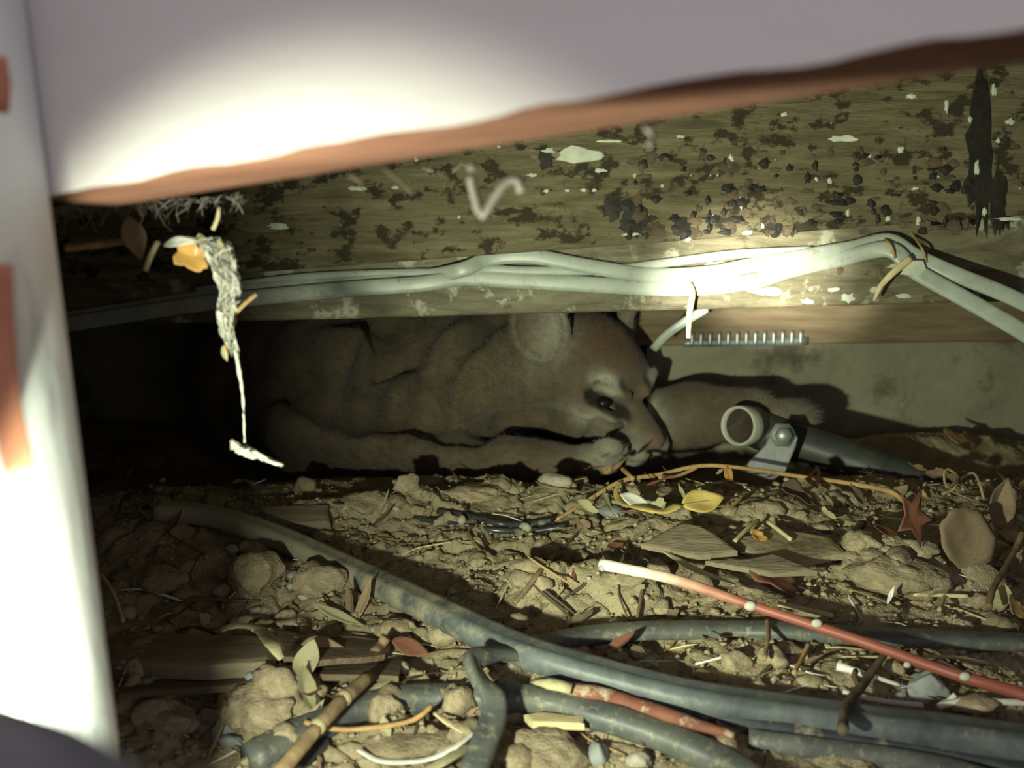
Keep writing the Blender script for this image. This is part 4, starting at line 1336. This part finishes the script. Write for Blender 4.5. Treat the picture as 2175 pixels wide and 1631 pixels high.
gtube('stick_stub', [(795, 1388), (808, 1372), (820, 1354)], .0042, 'twig', 'short stub of stick leaning on the bark piece', 'stick', lift=.016)


# ------------------------------------------------------------------ leaves
def leaf_mesh(name, outline, curl=.3, fold=.15, seed=0, th=.0006):
    """outline: (x along, y across) unit shape; built as rings to the centre so that it can bend"""
    rs_ = random.Random(seed)
    n_ = len(outline)
    rings = 5
    cx = sum(p[0] for p in outline) / n_; cy = sum(p[1] for p in outline) / n_
    verts = []
    def z_of(x, y):
        return curl * (x - .5) ** 2 + fold * abs(y) + .10 * float(fbm(np.array(x * 2.5 + seed), np.array(y * 2.5), 2, seed % 30))
    verts.append((cx, cy, z_of(cx, cy)))
    for r in range(1, rings + 1):
        t = r / rings
        for (x, y) in outline:
            X = cx + (x - cx) * t; Y = cy + (y - cy) * t
            verts.append((X, Y, z_of(X, Y)))
    faces = [(0, 1 + k, 1 + (k + 1) % n_) for k in range(n_)]
    for r in range(rings - 1):
        for k in range(n_):
            a = 1 + r * n_ + k; b_ = 1 + r * n_ + (k + 1) % n_
            faces.append((a, a + n_, b_ + n_, b_))
    return mesh_py(name, verts, faces)


OVAL = [(0, 0)] + [(t, .26 * math.sin(math.pi * t ** .85)) for t in np.linspace(.1, .95, 9)] + [(1, 0)] + [(t, -.26 * math.sin(math.pi * t ** .85)) for t in np.linspace(.95, .1, 9)]
NARROW = [(x, y * .45) for x, y in OVAL]
ROUND = [(.5 + .5 * math.cos(a) * (1 + .05 * math.sin(9 * a)), .46 * math.sin(a) * (1 + .06 * math.cos(11 * a))) for a in np.linspace(0, 2 * math.pi, 30)[:-1]]
STAR = []
for k in range(10):
    a = math.pi / 2 + 2 * math.pi * k / 10
    r = (.58 if k % 2 == 0 else .27) * (1.2 if k == 0 else 1)
    STAR.append((.5 + r * math.cos(a), r * math.sin(a)))
_rg = [random.uniform(.55, 1.1) for _ in range(11)]; _rg.append(_rg[0])
RAGGED = []
for a in np.linspace(0, 2 * math.pi, 33)[:-1]:
    q_ = float(np.interp(a, np.linspace(0, 2 * math.pi, 12), _rg)) * random.uniform(.9, 1.08)
    RAGGED.append((.5 + .5 * math.cos(a) * q_, .42 * math.sin(a) * q_))


def leaf(name, px, py, length_px, outline, material, label, rot=(0, 0, 0), curl=.3, fold=.15, seed=0, lift=.008, cat='leaf', group=None, point=None, veins=False):
    p = point if point is not None else GP(px, py, lift)
    s = length_px * px_size(p)
    me_ = leaf_mesh(name, [(x - .5, y) for x, y in outline], curl, fold, seed)
    o_ = obj(name, me_, M[material], None, label, cat, group)
    o_.location = p; o_.scale = (s, s, s); o_.rotation_euler = rot
    md_ = o_.modifiers.new('thickness', 'SOLIDIFY'); md_.thickness = .012; md_.offset = 0
    if veins:
        v = obj('vein', sweep_mesh('vein', [Vector((-.48, 0, curl * .9 + .015)), Vector((-.2, 0, curl * .5 + .02)), Vector((.2, 0, curl * .1 + .02)), Vector((.45, 0, curl * .02 + .02))], round_prof(.012, 6), .1, scale=[1, 1, .7, .3]), M['straw'], None)
        v.parent = o_
    return o_


leaf('round_leaf', 2050, 1142, 142, ROUND, 'dry_leaf', 'large round greyish brown dead leaf propped on the soil at the crest', rot=(1.25, .25, .15), curl=.06, fold=.04, seed=3, lift=.030)
leaf('folded_leaf', 2112, 1064, 110, OVAL, 'dry_leaf', 'folded grey brown leaf standing up behind the large round leaf', rot=(1.3, -1.1, .2), curl=.4, fold=.9, seed=4, point=P(2114, 1062, .80))
leaf('red_leaf', 1936, 1098, 112, STAR, 'red_leaf', 'dark red star shaped leaf with pointed lobes', rot=(1.15, .5, .15), curl=.2, fold=.05, seed=5, lift=.030, veins=False)
leaf('red_leaf', 1880, 1132, 70, OVAL, 'red_leaf', 'small dark red leaf flat below the star shaped leaf', rot=(.5, .1, .2), seed=6)
leaf('yellow_leaf', 1490, 1070, 112, OVAL, 'yellow_leaf', 'yellow and orange leaf lying on the crest below the long twig', rot=(.75, -.15, .35), curl=.2, fold=.2, seed=7, lift=.012, veins=True)
leaf('small_leaf', 1545, 1008, 44, OVAL, 'orange_leaf', 'tiny golden leaf touching the long twig', rot=(1.1, .9, 0), seed=8, lift=.014)
leaf('brown_leaf', 1690, 1056, 105, RAGGED, 'bark', 'ragged brown leaf right of the yellow leaf', rot=(.3, .2, -.2), seed=9, lift=.010, fold=.3)
leaf('curled_leaf', 780, 1268, 92, NARROW, 'dry_leaf', 'narrow curled leaf standing beside the rounded boulder', rot=(1.2, -1.35, .1), curl=.5, fold=.7, seed=10, lift=.012)
leaf('curled_leaf', 748, 1276, 86, NARROW, 'dry_leaf', 'narrow curled leaf leaning away from its twin beside the rounded boulder', rot=(1.2, -1.9, .1), curl=.5, fold=.7, seed=11, lift=.010)
leaf('curled_leaf', 720, 1318, 120, NARROW, 'pale_leaf', 'long pale narrow leaf flat below the rounded boulder', rot=(.4, .1, -.25), curl=.3, fold=.4, seed=12, lift=.01)
leaf('brown_leaf', 872, 1380, 86, OVAL, 'red_leaf', 'reddish brown leaf tucked under the flat triangular stone', rot=(.5, .1, -.3), seed=13, lift=.012)
leaf('brown_leaf', 690, 1382, 90, OVAL, 'dry_leaf', 'tan dead leaf on the short bark piece', rot=(.4, -.1, .1), seed=14, lift=.018, fold=.5)
gtube('curled_husk', [(468, 1340), (500, 1328), (552, 1338), (578, 1368), (598, 1400)], .0052, 'pale_leaf', 'curled pale husk draped over the plank offcut', 'husk', lift=.02, flat=.3, scale=[.6, 1.1, 1.1, 1, .5])
leaf('orange_chip', 1608, 1138, 50, RAGGED, 'orange_leaf', 'small orange leaf scrap on the broad bark slab', rot=(.5, 0, .2), seed=16, lift=.020)
leaf('orange_chip', 2150, 1288, 70, RAGGED, 'orange_twig', 'orange brown leaf scrap at the right end of the soil', rot=(.9, .2, .2), seed=17, lift=.012)
leaf('brown_leaf', 1640, 1238, 150, RAGGED, 'red_leaf', 'reddish flat leaf pieces above the red rod', rot=(.2, .05, -.2), seed=18, lift=.008)
leaf('white_chip', 1892, 1262, 40, NARROW, 'white_chip', 'tiny white upright husk beside the wide packed clod', rot=(1.2, -1.2, 0), seed=19, lift=.012, cat='husk')
leaf('dead_leaf', 1985, 925, 90, RAGGED, 'orange_twig', 'dim orange leaf on the raised soil by the back wall', rot=(.5, 0, .2), seed=20, point=Vector((.595, 1.17, g1(.595, 1.17) + .008)))
leaf('brown_leaf', 1500, 1440, 70, OVAL, 'dry_leaf', 'dim brown leaf in the hose shadow', rot=(.3, 0, .4), seed=21)
# white and yellow peel strip forming a loop
q = [GP(1318, 1022, .014), GP(1308, 1042, .018), GP(1320, 1066, .016), GP(1370, 1080, .014), GP(1410, 1086, .012), GP(1442, 1072, .010)]
tube_thing('peel_strip', q, .0058, 'yellow_leaf', 'looped white and yellow peel strip beside the yellow leaf', 'peel', flat=.25, scale=[.3, .4, .8, 1.3, 1.3, 1.0])
# twist of white paper on the strip
leaf('peel_scrap', 1350, 1068, 70, OVAL, 'white_chip', 'white scrap lying on the looped peel strip', rot=(.6, .1, -.2), seed=23, lift=.016, cat='peel')

# ------------------------------------------------------------------ debris hanging from the board at the left
HD = 0.50


def hb(px, py, dd=0.0):
    return P(px, py, HD + dd)


tube_thing('hanging_twig', [hb(138, 527), hb(200, 520, .01), hb(262, 512, .01), hb(300, 505)], .0022, 'twig', 'dim horizontal twig stuck in the cobweb beside the post', 'twig')
leaf('hanging_leaf', 290, 505, 95, OVAL, 'dry_leaf', 'grey dead leaf hanging point down in the cobweb beside the post', rot=(1.4, 1.35, .2), seed=31, point=hb(286, 506), curl=.2)
tube_thing('hanging_twig', [hb(336, 512), hb(322, 540), hb(308, 574)], .0016, 'straw', 'short straw dangling next to the grey hanging leaf', 'straw')
leaf('white_splinter', 375, 510, 96, NARROW, 'white_chip', 'curved white husk glowing in the cobweb under the board', rot=(1.3, .08, .05), seed=32, point=hb(376, 510, -.01), curl=-.5, cat='husk')
leaf('hanging_leaf', 405, 545, 92, RAGGED, 'orange_leaf', 'bright orange leaf scrap hanging in the cobweb', rot=(1.25, .2, .1), seed=33, point=hb(408, 543))
rs = random.Random(21)


def strand_mesh(name, segs, r=.0006):
    """many thin threads in one mesh: list of point lists"""
    verts = []; faces = []
    for pts, rr in segs:
        path, us = catmull(pts, .006)
        st = len(verts)
        for i, p in enumerate(path):
            t = (path[min(i + 1, len(path) - 1)] - path[max(i - 1, 0)])
            t.normalize()
            s_ = t.cross(Vector((.2, 1, .1))).normalized(); u_ = s_.cross(t)
            for k in range(3):
                a = 2.1 * k
                verts.append(p + (s_ * math.cos(a) + u_ * math.sin(a)) * rr)
            if i:
                b_ = st + i * 3
                for k in range(3):
                    faces.append((b_ - 3 + k, b_ - 3 + (k + 1) % 3, b_ + (k + 1) % 3, b_ + k))
    return mesh_py(name, verts, faces)


segs = []
for k in range(190):
    x = rs.uniform(100, 520); y0 = 440 - (x - 100) * .06
    l = 6 + 62 * rs.random() ** 3.5
    a = hb(x, y0, rs.uniform(-.03, .03)); b_ = hb(x + rs.uniform(-40, 40), y0 + l, rs.uniform(-.03, .03))
    segs.append(([a, a.lerp(b_, .5) + Vector((rs.uniform(-.004, .004), 0, rs.uniform(-.004, .004))), b_], rs.uniform(.0001, .0004)))
for k in range(10):
    x = rs.uniform(520, 1200); y0 = 398 - (x - 520) * .11
    a = P(x, y0, .46); b_ = P(x + rs.uniform(-25, 25), y0 + rs.uniform(4, 22), .46)
    segs.append(([a, a.lerp(b_, .5), b_], rs.uniform(.0001, .0004)))
o = obj('cobweb', strand_mesh('cobweb', segs), M['string'], None, 'dusty cobweb fringe hanging from the underside of the board', 'cobweb', kind='stuff')
# hanging column of web, straw and leaf bits
root = empty('cobweb_clump', hb(490, 770), 'dangling column of dusty cobweb and plant bits on a thread', 'cobweb')
spine = [(420, 505), (455, 520), (478, 560), (490, 620), (478, 670), (484, 715), (500, 750)]
segs = []
for k in range(320):
    t0 = rs.uniform(0, .8); t1 = min(1, t0 + rs.uniform(.1, .35))
    def at(t):
        f = t * (len(spine) - 1); i = min(int(f), len(spine) - 2); f -= i
        w = 34 * (1 - t) + 8
        return hb(spine[i][0] * (1 - f) + spine[i + 1][0] * f + rs.uniform(-w, w), spine[i][1] * (1 - f) + spine[i + 1][1] * f + rs.uniform(-8, 8), rs.uniform(-.012, .012))
    segs.append(([at(t0), at((t0 + t1) / 2), at(t1)], rs.uniform(.0001, .00042)))
o = obj('web_tangle', strand_mesh('web_tangle', segs), M['web'], root, kind='stuff')
for k in range(34):
    f = rs.random(); i = min(int(f * 6), 5)
    x, y = spine[i]
    p = hb(x + rs.uniform(-18, 22), y + rs.uniform(-10, 40), rs.uniform(-.01, .01))
    o = obj('plant_bit', leaf_mesh('plant_bit', [(a - .5, b_) for a, b_ in OVAL], .4, .3, k), M[('pale_leaf', 'white_chip', 'straw', 'white_chip', 'orange_leaf')[k % 5]], None)
    s = rs.uniform(14, 46) * px_size(p)
    o.scale = (s, s * rs.uniform(.4, 1.1), s); o.rotation_euler = (rs.uniform(.8, 1.6), rs.uniform(.8, 1.9), rs.uniform(-.5, .5)); o.parent = root; o.location = p - root.location
obj('straw_bit', sweep_mesh('straw_bit', [hb(500, 665), hb(520, 645), hb(545, 625)], round_prof(.0013, 6), .004), M['orange_twig'], root)
obj('straw_bit', sweep_mesh('straw_bit', [hb(452, 488), hb(462, 465), hb(466, 440)], round_prof(.0013, 6), .004), M['straw'], root)
obj('thread', sweep_mesh('thread', [hb(500, 740), hb(508, 790), hb(516, 850), hb(520, 940)], round_prof(.0010, 5), .003, jitter=1.0, scale=[1.3, 1.0, .7, .6]), M['web'], root)
segs = []
for k in range(40):
    t = rs.random()
    a = hb(490 + 100 * t, 945 + 38 * t + rs.uniform(-12, 12) * (1 - t), rs.uniform(-.006, .006)); b_ = hb(495 + 104 * min(1, t + .15), 948 + 40 * min(1, t + .15) + rs.uniform(-9, 9) * (1 - t), rs.uniform(-.006, .006))
    segs.append(([a, a.lerp(b_, .5), b_], rs.uniform(.0006, .0018) * (1.2 - .5 * t)))
obj('web_knot', strand_mesh('web_knot', segs), M['web'], root, kind='stuff')

# pale strings under the right part of the board
tube_thing('dangling_string', [P(1000, 345, .33), P(1000, 380, .33), P(1010, 420, .33), P(1024, 458, .33), P(1050, 420, .33), P(1076, 385, .33), P(1100, 382, .33), P(1108, 410, .33)], .0017, 'string', 'pale V shaped string dangling below the board', 'string')
tube_thing('dangling_string', [P(740, 372, .36), P(768, 388, .36), P(770, 412, .36)], .0006, 'dark_twig', 'faint short root hair under the board', 'root hair')
tube_thing('dangling_string', [P(815, 358, .36), P(850, 385, .36), P(876, 412, .36)], .0006, 'dark_twig', 'faint slanting root hair next to a shorter one under the board', 'root hair')
tube_thing('dangling_string', [P(1370, 270, .29), P(1388, 290, .29), P(1376, 312, .29)], .0010, 'string', 'blurred curl of string at the right part of the board edge', 'string')

# ------------------------------------------------------------------ loose litter on the soil
rs = random.Random(99)
LANDMARKS = []
for phrase, pts in (('the long grey hose', [(600, 1145), (860, 1265), (1080, 1370), (1324, 1446), (1600, 1500)]), ('the far end of the long grey hose', [(1864, 1538), (2100, 1565)]),
                    ('the flat black cable', [(1300, 1345), (1540, 1338), (1810, 1349), (2100, 1362)]), ('the kinked flat cable', [(1030, 1460), (1030, 1580)]),
                    ('the mud caked hose', [(850, 1486), (1162, 1489), (1378, 1552)]), ('the shiny black hose', [(1648, 1560), (1972, 1610)]),
                    ('the white tip of the red rod', [(1290, 1210), (1400, 1230)]), ('the red rod', [(1600, 1300), (1750, 1340)]), ('the blocky brown stone', [(1965, 1460)]),
                    ('the wide packed clod', [(1905, 1225)]), ('the round brown leaf', [(2060, 1180)]), ('the triangular bark slab', [(1450, 1150)]), ('the pointed bark slab', [(1620, 1200)]),
                    ('the star shaped red leaf', [(1930, 1110)]), ('the yellow leaf', [(1490, 1070)]), ('the long twig', [(1600, 1010), (1780, 1030)]), ('the smooth pale stone', [(1182, 1030)]),
                    ('the thin black wires', [(1040, 1118)]), ('the wood block', [(630, 1100)]), ('the rounded boulder', [(690, 1245)]), ('the layered rock', [(540, 1230)]),
                    ('the plank offcut', [(420, 1385)]), ('the short bark piece', [(710, 1375)]), ('the jointed stick', [(650, 1570)]), ('the granular clod', [(560, 1490)]),
                    ('the large tan stone', [(1160, 1600)]), ('the flat triangular stone', [(940, 1350)]), ('the foot of the post', [(290, 1560)]), ('the dark clod behind the post', [(330, 1230)]),
                    ('the long soil crack', [(1130, 1225)]), ('the dark forked twig', [(1820, 1465)]), ('the peel strip', [(1370, 1075)])):
    for q in pts:
        LANDMARKS.append((phrase, GP(*q)))


def near(p):
    return min(LANDMARKS, key=lambda t_: (t_[1] - p).length)[0]


SHADE = {'stone': 'tan', 'grey_stone': 'grey', 'clod': 'tan', 'straw': 'yellow', 'white_chip': 'white', 'orange_twig': 'orange', 'twig': 'brown', 'dark_twig': 'blackish',
         'dry_leaf': 'brown', 'pale_leaf': 'pale', 'red_leaf': 'reddish'}


def litter_label(kind, mm, s, size, p):
    t_ = (s - size[0]) / (size[1] - size[0])
    return f"{'tiny' if t_ < .15 else 'small' if t_ < .5 else 'larger'} {SHADE[mm]} {kind} near {near(p)}"


rocks = [rock_mesh('pebble', 200 + k, 2, .75, .4, 6) for k in range(10)]
clods_ = [rock_mesh('clod', 240 + k, 3, .7, .55, 5) for k in range(10)]


def rand_px():
    return rs.uniform(240, 2175), 1631 - (rs.random() ** .8) * 610


def scatter(name, meshes, mats, count, size, label, cat, group, sink=.3, flat=(.6, 1.0)):
    copies = {}
    for k in range(count):
        px, py = rand_px()
        p = GP(px, py)
        if p.y > 1.03: continue
        mi = rs.randrange(len(meshes)); mm = rs.choice(mats)
        key = (mi, mm)
        if key not in copies:
            c = meshes[mi].copy(); c.name = name; c.materials.append(M[mm]); copies[key] = c
        o_ = bpy.data.objects.new(name, copies[key]); COL.objects.link(o_)
        s = size[0] + (size[1] - size[0]) * rs.random() ** 2.2
        fl = rs.uniform(*flat)
        o_.scale = (s, s * rs.uniform(.6, 1), s * fl)
        o_.location = (p.x, p.y, p.z + s * fl * .75 * (1 - 2 * sink))
        o_.rotation_euler = (rs.uniform(-.3, .3), rs.uniform(-.3, .3), rs.uniform(0, 6.3))
        o_['label'] = litter_label(label, mm, s, size, p); o_['category'] = cat; o_['group'] = group


scatter('pebble', rocks, ['stone', 'grey_stone', 'stone'], 150, (.002, .008), 'loose pebble on the soil', 'pebble', 'loose pebbles on the soil')
scatter('soil_clod', clods_, ['clod'], 240, (.004, .017), 'crumbly soil clod', 'clod', 'loose soil clods')

# straws and twigs
straw_m = []
for k in range(8):
    L_ = 1.0
    bend = rs.uniform(-.2, .2); b2 = rs.uniform(-.15, .15)
    straw_m.append(sweep_mesh('straw', [Vector((-.5, 0, 0)), Vector((-.15, bend * .6, .03)), Vector((.2, bend, .05)), Vector((.5, b2, 0))], round_prof(.035, 5), .12, scale=[.7, 1, .9, .5]))


def scatter_flat(name, meshes, mats, count, size, label, cat, group, lift, region=None, thick=(1, 1), tilt=.25):
    copies = {}
    for k in range(count):
        px, py = rand_px() if region is None else (rs.uniform(region[0], region[2]), rs.uniform(region[1], region[3]))
        p = GP(px, py)
        if p.y > 1.03: continue
        mi = rs.randrange(len(meshes)); mm = rs.choice(mats); key = (mi, mm)
        if key not in copies:
            c = meshes[mi].copy(); c.name = name; c.materials.append(M[mm]); copies[key] = c
        o_ = bpy.data.objects.new(name, copies[key]); COL.objects.link(o_)
        s = size[0] + (size[1] - size[0]) * rs.random() ** 1.5
        w = rs.uniform(*thick)
        o_.scale = (s, s * w, s * w)
        a = rs.uniform(0, 6.3)
        # follow the slope of the soil under both ends
        dx, dy = math.cos(a) * s * .45, math.sin(a) * s * .45
        z0 = g1(p.x - dx, p.y - dy); z1 = g1(p.x + dx, p.y + dy)
        pit = -math.atan2(z1 - z0, s * .9)
        o_.location = (p.x, p.y, max((z0 + z1) / 2, p.z) + lift)
        o_.rotation_euler = (rs.uniform(-tilt, tilt), pit, a)
        o_['label'] = litter_label(label, mm, s, size, p); o_['category'] = cat; o_['group'] = group


scatter_flat('straw', straw_m, ['straw', 'straw', 'white_chip', 'orange_twig'], 120, (.015, .055), 'dry straw on the soil', 'straw', 'loose straws on the soil', .002, thick=(.4, .9))
scatter_flat('twig', straw_m, ['twig', 'dark_twig'], 110, (.02, .07), 'thin twig on the soil', 'twig', 'loose twigs on the soil', .002, thick=(.4, .8))
leaf_ms = [leaf_mesh('dead_leaf', [(x - .5, y) for x, y in sh], .5, .3, 60 + k) for k, sh in enumerate((OVAL, NARROW, RAGGED, OVAL, RAGGED, NARROW))]
scatter_flat('dead_leaf', leaf_ms, ['dry_leaf', 'pale_leaf', 'dry_leaf', 'red_leaf'], 70, (.012, .034), 'dead leaf on the soil', 'leaf', 'small dead leaves on the soil', .003, tilt=.5)
scatter_flat('dead_leaf', leaf_ms, ['dry_leaf', 'pale_leaf', 'orange_twig'], 40, (.012, .034), 'dead leaf on the soil crest', 'leaf', 'dead leaves by the long twig', .004, region=(1220, 1005, 2175, 1110), tilt=.6)

# fine crumbs and grit: nobody could count them
cr_v = []; cr_f = []
N = 9000
pxs = RNG.uniform(0, 2175, N)
gy = RNG.uniform(.36, 1.02, N); gx = (pxs - 1087) / 1883 * (gy + .05) * 1.05
gz = G(gx, gy)
sz = .0009 + .0032 * RNG.rand(N) ** 3
oct_ = np.array([(1, 0, 0), (-1, 0, 0), (0, 1, 0), (0, -1, 0), (0, 0, 1), (0, 0, -1)], float)
of = np.array([(0, 2, 4), (2, 1, 4), (1, 3, 4), (3, 0, 4), (2, 0, 5), (1, 2, 5), (3, 1, 5), (0, 3, 5)])
ang = RNG.rand(N) * 6.28
base_o = oct_[None] * (.6 + .6 * RNG.rand(N, 6, 1))
rx = base_o[..., 0] * np.cos(ang)[:, None] - base_o[..., 1] * np.sin(ang)[:, None] + .3 * base_o[..., 2]
ry = base_o[..., 0] * np.sin(ang)[:, None] + base_o[..., 1] * np.cos(ang)[:, None]
rz = base_o[..., 2] * .7
VV = np.stack([rx, ry, rz], -1) * sz[:, None, None] + np.stack([gx, gy, gz + sz * .3], -1)[:, None]
FF = (of[None] + (np.arange(N) * 6)[:, None, None]).reshape(-1, 3)
grit = np_mesh('grit', VV.reshape(-1, 3), FF, False)
obj('grit', grit, M['clod'], None, 'fine crumbs of soil and grit covering the ground', 'grit', kind='stuff')
